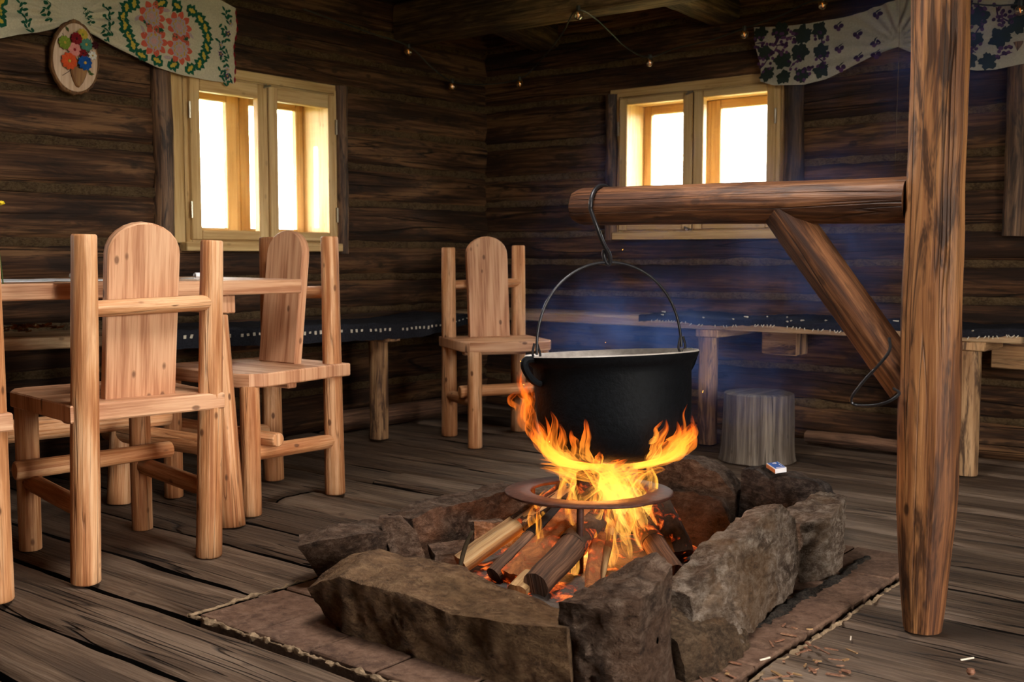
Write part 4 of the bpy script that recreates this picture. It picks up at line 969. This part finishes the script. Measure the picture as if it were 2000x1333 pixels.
# ------------------------------------------------------------------ benches, blankets, stump
bn = thing('bench', 'long plank bench along the left wall, partly under a black blanket', 'bench', (-3.78, 2.2, 0))
wpf = lambda zz: (lambda V: V+np.stack([0*V[:, 0], 0*V[:, 1], -(V[:, 1])*zz], -1))
b = MB(); b.box((-3.755, 2.25, .545), (.175, 1.37, .022), g=1, ch=.005, warp=wpf(.025)); b.build('seat_plank', M['benchwood'], bn)
def plank_leg(b, x, y, zt, lean=0, seed=0):
    n = 14; b.tube(lin((x, y, .001), (x+lean, y, zt), n), .043, 20, .07, (3, 3), seed=seed, prof=lambda th: 1/np.maximum(np.abs(np.cos(th)), np.abs(np.sin(th)))**.55*.9, endround=.003, up=(0, 1, 0))
b = MB(); plank_leg(b, -3.645, 3.575, .462, .0, 61.); b.build('leg', M['benchleg'], bn)
b = MB(); plank_leg(b, -3.645, 1.10, .535, .0, 62.); b.build('leg', M['benchleg'], bn)
b = MB(); b.box((-3.76, 3.585, .475), (.20, .05, .018), g=0); b.build('cleat', M['benchleg'], bn)
bb = thing('bench', 'long plank bench along the back wall, behind the cauldron and post', 'bench', (-2.5, 4.54, 0))
b = MB(); b.box((-2.46, 4.545, .5445), (1.40, .195, .0205), g=0, ch=.005); b.build('seat_plank', M['benchwood'], bb)
for x, sd in ((-2.385, 71.), (-1.255, 72.)):
    b = MB(); plank_leg(b, x, 4.40, .488, .0, sd); b.build('leg', M['benchleg'], bb)
    b = MB(); b.box((x+.01, 4.55, .506), (.055, .19, .018), g=1); b.build('cleat', M['benchleg'], bb)
for x in (-2.14, -1.15):
    b = MB(); b.box((x, 4.66, .463), (.085, .06, .058), g=0); b.build('wall_block', M['benchleg'], bb)

def blanket(name, label, pts_edge_fn, nu, nv, stitches=True):
    """pts_edge_fn(u,v) -> surface point; v=0 at the wall, v=1 at the hanging edge"""
    b = MB(); U, V = np.meshgrid(np.linspace(0, 1, nu), np.linspace(0, 1, nv), indexing='ij')
    P = pts_edge_fn(U, V); P = P+vec3(P*16, 3)*np.array([.004, .004, .007]); P = P+vec3(P*70, 2)*.003
    b.grid(P, U, V); Q = P.copy(); Q[..., 2] -= .010; b.grid(Q, U, V, flip=True)
    for (A, B2, fl) in ((P[0], Q[0], 0), (P[-1], Q[-1], 1), (P[:, 0], Q[:, 0], 1), (P[:, -1], Q[:, -1], 0)):
        g = np.stack([A, B2]); b.grid(g, np.zeros(g.shape[:2]), np.zeros(g.shape[:2]), flip=bool(fl))
    return b, P
def add_part(o, name, b, mat): return b.build(name, mat, o)
def bl_left(U, V):
    y = 2.42+U*1.75; wall = XL+.045; top = .567-.025*(y-2.25)+.012
    y0 = np.clip((y-3.60)/.5, 0, 1)
    d = V*.47; flatw = .405-.02*y0
    x = wall+np.minimum(d, flatw); zz = top-np.maximum(d-flatw, 0)*(1-.5*y0)-.010*np.sin(y0*PI)+y0*.03
    return np.stack([x, y, zz], -1)
b, P = blanket('blanket', '', bl_left, 120, 26)
for i in range(3, 118, 2):
    p = P[i, 23]; q = P[i, 24]; e = unit(P[i+1, 23]-P[i-1, 23])*.006; w = (q-p)*rng.uniform(.5, .9); nn = np.array([.003, 0, .004])
    if rng.random() < .9: b.add([p-e+nn, p+e+nn, p+e+w+nn, p-e+w+nn], [[0, 1, 2, 3]], [(0, 0)]*4, .5, 1)
tag(b.build('blanket', [M['blanket'], M['stitch']], ang=180), 'black woollen blanket with white stitching over the end of the left wall bench', 'blanket')
def bl_back(U, V):
    x = -2.72+U*1.75; d = V*.47; fl = .40
    y = YB-.03-np.minimum(d, fl); zz = .578-np.maximum(d-fl, 0)*.30+.006*np.sin(U*21)
    return np.stack([x, y, zz], -1)
b, P = blanket('blanket', '', bl_back, 120, 26)
for i in range(2, 118):
    p = P[i, -1]
    if rng.random() < .4:
        c = p+np.array([rng.uniform(-.004, .004), -.004, -.006]); b.tube([c, c+np.array([rng.uniform(-.012, .012), -.008, -.009])], [.0026, .0012], 5, mat=1)
for i in range(16):
    p = P[rng.randint(4, 116), rng.randint(19, 24)]; b.tube([p+np.array([0, 0, .008]), p+np.array([rng.uniform(-.02, .02), -.012, .010])], [.004, .002], 5, mat=1)
tag(b.build('blanket', [M['blanket'], M['stitch']], ang=180), 'black blanket with a tufted pale edge on the bench along the back wall', 'blanket')
st = thing('stump_stool', 'grey sawn tree stump standing on the floor under the back bench', 'stump', (-2.03, 4.18, 0))
b = MB(); n = 24; path = lin((-2.03, 4.18, .001), (-2.03, 4.18, .288), n); b.tube(path, np.interp(np.linspace(0, 1, n), [0, .1, .25, 1], [.158, .152, .148, .142]), 44, .05, (4, 2), seed=81., endround=.005); b.build('trunk', M['stump'], st, ang=40)
lg = MB(); lg.tube(lin((-3.93, 3.55, .055), (-3.86, 4.45, .055), 20), .052, 16, .12, (3, 4), seed=83.); tag(lg.build('log', M['bark']), 'dark log lying on the floor along the foot of the left wall', 'log')
lg = MB(); lg.tube(spline([(-2.02, 4.66, .04), (-1.80, 4.62, .05), (-1.55, 4.66, .035)], 6), .03, 12, .25, (3, 8), seed=84.); tag(lg.build('branch', M['bark']), 'crooked dark branch on the floor right of the tree stump', 'branch')
b = MB()
for i in range(26):
    a = rng.uniform(0, 6.28); p = np.array([-3.66+rng.uniform(-.05, .05), 1.93+rng.uniform(-.09, .09), .585+rng.uniform(0, .022)]); s = rng.uniform(.014, .03)
    pts = [p+s*np.array([math.cos(a)*u+math.sin(a)*v, math.sin(a)*u-math.cos(a)*v, w]) for u, v, w in ((-1, 0, .1), (-.3, .5, .4), (.5, .4, .2), (1, 0, .6), (.5, -.4, .2), (-.3, -.5, .5))]
    b.add(pts, [[0, 1, 2, 3], [0, 3, 4, 5]], [(0, 0)]*8, rng.random())
tag(b.build('dry_leaves', M['leafdry']), 'little heap of curled brown autumn leaves on the left bench', 'leaves', None, 'stuff')

# ------------------------------------------------------------------ matchbox, matches, chips on the floor
mc = np.array([-1.435, 3.085, .204]); ma = math.radians(-38); mu = np.array([math.cos(ma), math.sin(ma), 0.]); mv = np.array([-mu[1], mu[0], 0.])
nt = unit(np.array([.05, -.16, 1.])); mu = unit(mu-nt*np.dot(mu, nt)); mv = np.cross(nt, mu); Rm = np.stack([mu, mv, nt])
mb_ = thing('matchbox', 'small blue-topped matchbox lying on the dark rear stone', 'matchbox', tuple(mc-np.array([0, 0, .006])))
b = MB(); b.box(mc+nt*.004, (.0285, .019, .0075), R=Rm, ch=.0008); b.build('sleeve', M['paper'], mb_)
b = MB(); b.box(mc+nt*.0117, (.0262, .0165, .0004), R=Rm, ch=.0001); tp = b.build('label_panel', M['mbox'], mb_)
b = MB()
for du, dv, hu, hv in ((-.017, .006, .005, .0012), (-.017, .002, .006, .0012), (-.017, -.003, .004, .0012), (.0215, 0, .0016, .012), (.004, .0105, .010, .0008)): b.box(mc+nt*.0123+mu*du+mv*dv, (hu, hv, .0002), R=Rm, ch=.00005)
b.build('printing', M['paper'], tp)
b = MB(); b.box(mc+nt*.0035-mv*.0191, (.0285, .0006, .0060), R=Rm, ch=.0002); b.build('striking_strip', M['mboxo'], mb_)
def stick(p, a, L, r, mat, name, label, cat, grp, sq=False):
    b = MB(); d = np.array([math.cos(a), math.sin(a), 0]); p = np.array(p)
    b.box(p+np.array([0, 0, r]), (L/2, r, r), R=np.stack([d, [-d[1], d[0], 0], [0, 0, 1]]), ch=r*.3)
    return tag(b.build(name, M[mat]), label, cat, grp)
stick((-.99, 2.09, .005), 1.25, .030, .0016, 'match', 'matchstick', 'pale burnt-out match on the brick paving right of the fire pit', 'matchstick', 'spent matches')
stick((-.66, 2.36, .003), 1.05, .036, .0016, 'match', 'matchstick', 'white match on the floor planks right of the foot of the log post', 'matchstick', 'spent matches')
stick((-.90, 2.33, .003), 1.9, .022, .0014, 'match', 'matchstick', 'short white match on the planks just left of the foot of the log post', 'matchstick', 'spent matches')
for (p, lab) in (((-.55, 2.42, .002), 'small brown nut lying on the floor planks far right'), ((-.63, 2.28, .002), 'small brown nut on the planks below the white match')):
    b = MB(); b.lathe([(0, 0), (.006, .001), (.009, .006), (.007, .012), (0, .014)], 12, (np.eye(3), np.array(p))); tag(b.build('nut', M['chip']), lab, 'nut', 'nuts on the floor')
for i in range(52):
    on = i < 20
    if on: p = (rng.uniform(-1.06, -.985), rng.uniform(1.80, 2.35), .005); lab = 'small wood chip scattered on the brick paving right of the fire pit'; g = 'wood chips on the paving'
    else: p = (rng.uniform(-.96, -.80), rng.uniform(1.95, 2.25), .003); lab = 'small reddish wood splinter scattered on the planks beside the paving edge'; g = 'wood splinters on the planks'
    if not on or rng.random() < .8: pass
    L = rng.uniform(.008, .042); b = MB(); a = rng.uniform(0, 3.1); d = np.array([math.cos(a), math.sin(a), rng.uniform(-.03, .03)])
    w = rng.uniform(.0012, .0045); b.prism([(-L/2, -w*.9), (L*.2, -w), (L/2, -w*.1), (L*.35, w*.8), (-L*.47, w*.9)], np.array(p)+[0, 0, .003], d, np.array([-d[1], d[0], 0]), np.array([0, 0, 1.]), .0022, .0003)
    tag(b.build('wood_chip' if on else 'wood_splinter', M['chip'] if rng.random() < .7 else M['split']), lab, 'wood chip', g)

# ------------------------------------------------------------------ embroidered cloths
L_BOTTOM = [(1.778, 1.552), (1.92, 1.597), (1.994, 1.628), (2.071, 1.654), (2.149, 1.675), (2.22, 1.701), (2.268, 1.728), (2.29, 1.747), (2.304, 1.734), (2.356, 1.707), (2.441, 1.678), (2.541, 1.649), (2.645, 1.614), (2.766, 1.597), (2.892, 1.591), (3.029, 1.593)]
L_RING = [(2.524, 1.832), (2.508, 1.793), (2.507, 1.758), (2.53, 1.722), (2.546, 1.688), (2.586, 1.654), (2.653, 1.642), (2.727, 1.633), (2.807, 1.629), (2.853, 1.654), (2.877, 1.691), (2.896, 1.729), (2.907, 1.772), (2.894, 1.81), (2.867, 1.842), (2.822, 1.868), (2.747, 1.874), (2.673, 1.872), (2.559, 1.852)]
L_ROS = [(2.641, 1.816), (2.766, 1.795), (2.64, 1.717), (2.759, 1.701)]
L_INLEAF = [(2.615, 1.779), (2.661, 1.764), (2.739, 1.75), (2.792, 1.751)]
L_VINE = [(3.004, 1.895), (2.999, 1.871), (2.978, 1.818), (2.992, 1.793), (2.967, 1.758), (2.985, 1.722), (2.975, 1.682), (2.964, 1.634), (2.973, 1.604), (2.993, 1.618)]
L_VINEF = [(3.017, 1.847), (3.007, 1.803), (2.972, 1.751), (2.966, 1.712), (2.993, 1.649), (2.993, 1.622)]
L_SPRIG = [(2.088, 1.766), (2.1, 1.729), (2.106, 1.693), (2.18, 1.789), (2.182, 1.746), (2.35, 1.781), (2.353, 1.761), (2.437, 1.81), (2.435, 1.771), (2.434, 1.732), (2.426, 1.709)]
L_BIG = [(2.009, 1.759), (2.012, 1.735), (1.997, 1.698), (1.93, 1.76), (1.90, 1.70)]
B_TOP = [(-2.364, 1.905), (-2.226, 1.89), (-2.088, 1.883), (-1.887, 1.893), (-1.721, 1.931), (-1.562, 1.963), (-1.37, 1.927), (-1.189, 1.911), (-1.119, 1.908)]
B_BOTTOM = [(-2.311, 1.648), (-2.239, 1.623), (-2.101, 1.615), (-2.003, 1.63), (-1.882, 1.676), (-1.798, 1.708), (-1.691, 1.736), (-1.569, 1.674), (-1.436, 1.621), (-1.36, 1.601), (-1.286, 1.598), (-1.178, 1.609), (-1.109, 1.624)]
B_LEAF = [(-2.325, 1.87), (-2.226, 1.871), (-2.119, 1.84), (-2.039, 1.851), (-2.032, 1.759), (-2.131, 1.762), (-2.214, 1.737), (-2.299, 1.781), (-2.283, 1.68), (-2.198, 1.658), (-2.111, 1.658), (-2.021, 1.67), (-1.363, 1.819), (-1.375, 1.729), (-1.391, 1.647), (-1.275, 1.725), (-1.316, 1.631), (-1.212, 1.77), (-1.204, 1.843)]
B_GRAPE = [(-2.224, 1.806), (-2.158, 1.714), (-2.244, 1.834), (-2.093, 1.665), (-2.319, 1.826), (-2.308, 1.73), (-2.033, 1.805), (-2.027, 1.716), (-2.179, 1.835), (-2.252, 1.784), (-1.293, 1.825), (-1.256, 1.79), (-1.251, 1.654), (-1.365, 1.766), (-1.36, 1.857), (-1.385, 1.685)]
B_SPRIG = [(-1.781, 1.887), (-1.951, 1.857), (-1.864, 1.813), (-1.944, 1.761), (-1.787, 1.767), (-1.857, 1.714), (-1.781, 1.718), (-1.933, 1.677)]
class Cloth:
    def __init__(s, to3, top, bot, nu, nv, mats):
        s.b = MB(); s.to3 = to3; s.mats = mats
        top = np.array(top); bot = np.array(bot)
        def along(p, n):
            L = np.concatenate([[0], np.cumsum(np.linalg.norm(np.diff(p, axis=0), axis=1))]); t = np.linspace(0, L[-1], n); return np.stack([np.interp(t, L, p[:, 0]), np.interp(t, L, p[:, 1])], -1)
        T_ = along(top, nu); B_ = along(bot, nu)
        B_[:, 0] = np.interp(np.linspace(0, 1, nu), np.linspace(0, 1, nu), B_[:, 0])
        P2 = np.array([T_+(B_-T_)*v for v in np.linspace(0, 1, nv)])
        P = to3(P2, 0); s.b.grid(P, P2[..., 0], P2[..., 1]); Q = to3(P2, -.0035); s.b.grid(Q, P2[..., 0], P2[..., 1], flip=True)
        for (A, B2, fl) in ((P[0], Q[0], 0), (P[-1], Q[-1], 1), (P[:, 0], Q[:, 0], 1), (P[:, -1], Q[:, -1], 0)):
            g = np.stack([A, B2]); s.b.grid(g, np.zeros(g.shape[:2]), np.zeros(g.shape[:2]), flip=bool(fl))
    def poly(s, pts, mat, lift=.0022):
        p = np.array(pts, float); c = p.mean(0); n = len(p); rings = [c+(p-c)*k for k in (.5, 1.)]
        V2 = np.vstack([[c], rings[0], rings[1]]); F = [[0, 1+i, 1+(i+1) % n] for i in range(n)]+[[1+i, 1+n+i, 1+n+(i+1) % n, 1+(i+1) % n] for i in range(n)]
        s.b.add(s.to3(V2, lift), F, [(0, 0)]*sum(len(f) for f in F), .5, s.mats.index(mat))
    def leaf(s, c, L, w, a, mat, lobes=0, lift=.0022):
        pts = []
        for t in np.linspace(-1, 1, 13): pts.append((t*L/2, w/2*math.cos(t*PI/2)**.8*(1+(.3*math.cos(t*lobes*PI) if lobes else 0))))
        for t in np.linspace(1, -1, 13)[1:-1]: pts.append((t*L/2, -w/2*math.cos(t*PI/2)**.8*(1+(.3*math.cos(t*lobes*PI) if lobes else 0))))
        ca, sa = math.cos(a), math.sin(a); s.poly([(c[0]+x*ca-y*sa, c[1]+x*sa+y*ca) for x, y in pts], mat, lift)
    def dot(s, c, r, mat, k=0, amp=.25, lift=.0022, ph=0): s.poly([(c[0]+r*(1+amp*math.cos(k*a+ph))*math.cos(a), c[1]+r*(1+amp*math.cos(k*a+ph))*math.sin(a)) for a in np.linspace(0, 2*PI, 25)[:-1]], mat, lift)
    def vine(s, c, r, mat, ph, lift=.0022):
        R_ = random.Random(int(ph*1000)); s.poly([(c[0]+r*q*math.cos(a), c[1]+r*q*math.sin(a)*.95) for a, q in ((t, (.72+.34*abs(math.cos(2.5*t+ph))**.8)*R_.uniform(.84, 1.12)) for t in np.linspace(0, 2*PI, 37)[:-1])], mat, lift)
    def rosette(s, c, r, outer, mid, core):
        for a in np.linspace(0, 2*PI, 10)[:-1]: s.leaf((c[0]+r*.72*math.cos(a), c[1]+r*.72*math.sin(a)), r*.62, r*.44, a, outer)
        s.dot(c, r*.62, mid, 8, .12, .0028); s.dot(c, r*.46, 'gold', 9, .2, .0033); s.dot(c, r*.38, mid, 7, .15, .0038); s.dot(c, r*.20, core, 6, .2, .0043)
    def sprig(s, c, k, a0, mat):
        for i, (dx, dy, a) in enumerate(((0, 0, 1.2), (.012, .006, .4), (-.010, .010, 2.2), (.004, -.016, 1.5), (.016, -.012, 0.2))): s.leaf((c[0]+dx*k, c[1]+dy*k), .020*k, .009*k, a+a0, mat)
def left3(p, lift):
    p = np.asarray(p, float); dy = p[..., 0]-2.29; dz = p[..., 1]-1.75; d = np.hypot(dy, dz); a = np.arctan2(dz, np.abs(dy)+.02)
    f = .013*np.sin(a*26+.4*np.sign(dy))*np.exp(-d/.42)*np.clip(d/.06, 0, 1)+.008*np.sin(dz*38+dy*6)*np.clip(d/.3, 0, 1)+.006*fbm(np.stack([p[..., 0]*5, p[..., 1]*7, 0*d], -1), 2)
    f = f+.022*np.clip((1.70-p[..., 1])/.15, 0, 1)
    return np.stack([XL+.032+f+lift, p[..., 0], p[..., 1]], -1)
ltop = [(1.70, 2.03), (2.30, 2.04), (2.66, 2.02), (3.058, 1.921)]
mats = ['linen', 'green', 'yellow', 'coral', 'pink', 'mauve', 'purple', 'gold', 'red']
C = Cloth(left3, ltop, L_BOTTOM, 150, 60, mats)
rc = np.array([2.70, 1.752])
for i, p in enumerate(L_RING):
    a = math.atan2(p[1]-rc[1], p[0]-rc[0])+PI/2+rng.uniform(-.3, .3); C.leaf(p, .062, .048, a, 'green', 3); C.leaf(p, .038, .017, a+.25, 'yellow', 3, .0032)
for p in L_ROS: C.rosette(p, .062, 'coral', 'mauve', 'pink')
for i, p in enumerate(L_INLEAF): C.leaf(p, .048, .026, 2.3+i*.9, 'green', 3)
for p, a in (((2.575, 1.80), .8), ((2.585, 1.755), 2.2), ((2.82, 1.77), 2.4), ((2.80, 1.72), .7), ((2.70, 1.85), 0), ((2.70, 1.66), 0)): C.leaf(p, .040, .014, a, 'mauve')
for i, p in enumerate(L_VINE): C.sprig(p, 1.25, i*.9, 'green')
for i, p in enumerate(L_VINEF): C.dot(p, .011, 'purple' if i % 2 else 'mauve', 5, .3); C.dot(p, .004, 'gold', 0, 0, .003)
for i, p in enumerate(L_SPRIG): C.sprig(p, 1.15, i*.5, 'green')
for i, p in enumerate(L_BIG): C.leaf(p, .075, .05, .6+i, 'green', 3); C.leaf(p, .045, .02, .6+i, 'yellow', 3, .0032)
for zz in np.linspace(1.61, 1.90, 9): C.leaf((3.036+(zz-1.593)*.088-.006, zz), .03, .010, 1.5, 'red')
tag(C.b.build('embroidered_cloth', [M[m] for m in mats], ang=180), 'cream cloth embroidered with red flowers and green leaves draped above the left window', 'cloth', 'embroidered wall cloths')
def back3(p, lift):
    p = np.asarray(p, float); dy = p[..., 0]+1.69; dz = p[..., 1]-1.74; d = np.hypot(dy, dz); a = np.arctan2(dz, np.abs(dy)+.02)
    f = .012*np.sin(a*22)*np.exp(-d/.4)*np.clip(d/.06, 0, 1)+.007*np.sin(dz*34-dy*8)*np.clip(d/.3, 0, 1)+.005*fbm(np.stack([p[..., 0]*5, p[..., 1]*7, 0*d], -1), 2)
    f = f+.024*np.clip((1.72-p[..., 1])/.1, 0, 1)
    return np.stack([p[..., 0], YB-.034-f-lift, p[..., 1]], -1)
mats = ['linen2', 'dgreen', 'dpurple', 'purple']
C = Cloth(back3, B_TOP, B_BOTTOM, 120, 40, mats)
C.b.f = [f[::-1] for f in C.b.f]
for i, p in enumerate(B_LEAF): C.vine(p, .036 if i not in (1, 2, 5, 6, 12, 15, 17) else .044, 'dgreen', i*1.3)
for i, p in enumerate(B_GRAPE):
    for k in range(11): C.dot((p[0]+rng.uniform(-.034, .034), p[1]+rng.uniform(-.036, .036)), .0075, 'dpurple' if k % 2 else 'purple', 0, 0, .0024)
    C.leaf((p[0], p[1]), .06, .006, i*.8, 'dpurple')
for i, p in enumerate(B_SPRIG):
    C.dot((p[0]-.012, p[1]-.004), .008, 'dpurple'); C.dot((p[0]+.012, p[1]-.002), .008, 'dpurple'); C.dot((p[0], p[1]-.014), .008, 'purple'); C.leaf((p[0]+.002, p[1]+.010), .03, .006, .7, 'dgreen')
tag(C.b.build('embroidered_cloth', [M[m] for m in mats], ang=180), 'greyish cloth with dark vine leaves and purple grapes draped behind the log post', 'cloth', 'embroidered wall cloths')

# ------------------------------------------------------------------ wood-slice plaque with dried flowers
px = XL+.050; pc = np.array([px, 2.283, 1.600])
pq = thing('wall_plaque', 'oval wood slice with bark rim and coloured flowers hanging under the draped cloth', 'plaque', (px, 2.283, 1.459))
oval = lambda k, jit=0.: [(math.cos(a)*.098*k*(1+jit*rng.uniform(-1, 1))*(1-.10*math.sin(a)), math.sin(a)*.140*k*(1+jit*rng.uniform(-1, 1))) for a in np.linspace(0, 2*PI, 49)[:-1]]
ey, ez, ex_ = np.array([0, 1., 0]), np.array([0, 0, 1.]), np.array([1., 0, 0])
tlt = rotM((1, 0, 0), -4); ey = tlt@ey; ez = tlt@ez
b = MB(); b.prism(oval(1., .03), pc, ey, ez, ex_, .020, .003); b.build('bark_rim', M['sbark'], pq)
b = MB(); b.prism(oval(.915), pc+ex_*.0006, ey, ez, ex_, .0215, .001); b.build('wood_slice', M['slice'], pq)
b = MB(); pin = np.array([XL+.05, 2.288, 1.745])
for dy in (-.028, .024): b.tube([pc+ey*dy+ez*.118+ex_*.010, pin+ey*dy*.1], .0018, 6)
b.build('string', M['string'], pq)
def pl(y, zz, dx): return pc+np.array([dx+.011, y-pc[1], zz-pc[2]])
b = MB(); b.prism([(-.034, .0), (-.030, -.020), (-.020, -.045), (-.008, -.066), (.004, -.069), (.018, -.050), (.030, -.022), (.034, .0), (.02, .008), (0, .004), (-.02, .010)], pl(2.289, 1.557, .007), ey, ez, ex_, .014, .004); b.build('bark_vase', M['vase'], pq)
b = MB()
for q in range(16):
    y0, z0 = 2.288+rng.uniform(-.02, .02), 1.565; a = rng.uniform(-.9, 1.9) if q < 12 else rng.uniform(3, 4); L = rng.uniform(.06, .12); d = rng.uniform(-1, 1)
    b.tube(spline([pl(y0, z0, .001), pl(y0+d*.03, z0+L*.4*(1 if q < 12 else -.4), .003), pl(y0+d*.075, z0+L*(1 if q < 12 else -.5), .001)], 4), .0011, 5)
b.build('twigs', M['twig'], pq)
for (y, zz, r, col, core, nm) in ((2.233, 1.647, .026, 'lime', 'gold', 'lime green'), (2.279, 1.668, .024, 'red', 'dred', 'dark red'), (2.306, 1.687, .023, 'yellow', 'lime', 'yellow'), (2.320, 1.652, .027, 'teal', 'gold', 'teal'), (2.271, 1.626, .027, 'rose', 'red', 'pink'), (2.356, 1.655, .016, 'dred', 'dred', 'maroon'), (2.304, 1.616, .018, 'red', 'dred', 'crimson'), (2.248, 1.581, .033, 'orange', 'gold', 'orange'), (2.311, 1.582, .029, 'blue', 'gold', 'blue'), (2.345, 1.614, .018, 'white', 'gold', 'white')):
    b = MB(); c = pl(y, zz, .010+rng.uniform(0, .006)); npet = 10 if r > .02 else 7
    for k in range(npet):
        a = k*2*PI/npet+.2; d = ey*math.cos(a)+ez*math.sin(a)
        pth = [c+d*r*.12, c+d*r*.45+ex_*.004, c+d*r*.8+ex_*.004, c+d*r+ex_*.001]
        tn_ = -ey*math.sin(a)+ez*math.cos(a); wdt = r*.30
        V = []
        for i, w_ in enumerate((.35, 1., .9, .25)): V += [pth[i]-tn_*wdt*w_, pth[i]+ex_*.0035, pth[i]+tn_*wdt*w_, pth[i]-ex_*.002]
        F = []
        for i in range(3):
            for j in range(4): F.append([i*4+j, i*4+(j+1) % 4, (i+1)*4+(j+1) % 4, (i+1)*4+j])
        F += [[0, 1, 2, 3], [15, 14, 13, 12]]; b.add(V, F, [(0, 0)]*sum(map(len, F)))
    fl = b.build('flower', M[col], pq, ang=50, label=nm+' dried flower')
    b = MB(); b.lathe([(0, .007), (r*.16, .006), (r*.24, .002), (r*.2, -.003), (0, -.004)], 12, (np.stack([ey, ez, ex_], 1), c)); b.build('flower_centre', M[core], fl)
b = MB()
for (y, zz, a) in ((2.335, 1.553, -.6), (2.343, 1.545, .2), (2.25, 1.70, 2.2)):
    c = pl(y, zz, .004); V = [c-ey*.012*math.cos(a)-ez*.012*math.sin(a), c+ey*.005*math.sin(a)-ez*.005*math.cos(a)+ex_*.002, c+ey*.014*math.cos(a)+ez*.014*math.sin(a), c-ey*.005*math.sin(a)+ez*.005*math.cos(a)+ex_*.002]; b.add(V, [[0, 1, 2, 3]], [(0, 0)]*4)
b.build('leaf', M['leaf'], pq)

# ------------------------------------------------------------------ string of bulbs
sl = thing('string_lights', 'string of small round glass bulbs strung below the ceiling across both walls', 'string lights', (-3.4, 4.4, 1.75))
BUL = [(-3.93, 4.085, 1.875), (-3.93, 4.415, 1.742), (-3.70, 4.70, 1.768), (-2.85, 4.035, 1.905), (-2.89, 4.70, 1.792), (-2.385, 4.70, 1.865), (-2.01, 4.70, 1.946), (-1.195, 4.70, 1.812)]
cab = [(-3.93, 3.40, 1.97), (-3.93, 3.80, 1.93), (-3.93, 4.08, 1.905), (-3.925, 4.25, 1.82), (-3.925, 4.41, 1.768), (-3.90, 4.62, 1.775), (-3.70, 4.70, 1.795), (-3.40, 4.50, 1.84), (-3.10, 4.25, 1.88), (-2.86, 4.035, 1.925), (-2.86, 4.20, 1.91), (-2.90, 4.50, 1.84), (-2.89, 4.69, 1.818), (-2.75, 4.70, 1.845), (-2.56, 4.70, 1.862), (-2.39, 4.70, 1.893), (-2.2, 4.70, 1.93), (-2.01, 4.70, 1.975), (-1.6, 4.68, 1.93), (-1.2, 4.70, 1.838), (-.6, 4.70, 1.94)]
b = MB(); b.tube(spline(cab, 7), .0035, 7); b.build('cable', M['cable'], sl)
for q in BUL:
    q = np.array(q); b = MB(); ths = np.linspace(-PI/2, PI/2*.75, 13); b.lathe([(max(.021*math.cos(t), 0), .021*math.sin(t)) for t in ths], 20, (np.eye(3), q)); bo = b.build('bulb', M['bulb'], sl, ang=180, loc=q)
    b = MB(); b.lathe([(0, .040), (.009, .040), (.010, .034), (.0095, .018), (.008, .014), (0, .014)], 14, (np.eye(3), q)); b.build('socket', M['cable'], bo)
    b = MB(); b.tube([q+np.array([.002, 0, -.008]), q+np.array([-.002, 0, .010])], .0022, 6); b.build('filament', M['filament'], bo)

# ------------------------------------------------------------------ smoke drifting behind the pot and arm
b = MB(); b.box((-1.85, 3.40, .95), (1.15, .60, .80), ch=.01)
tag(b.build('smoke', M['smoke'], loc=SMOKE_C), 'thin blue smoke drifting behind the cauldron and the diagonal brace', 'smoke', None, 'stuff')
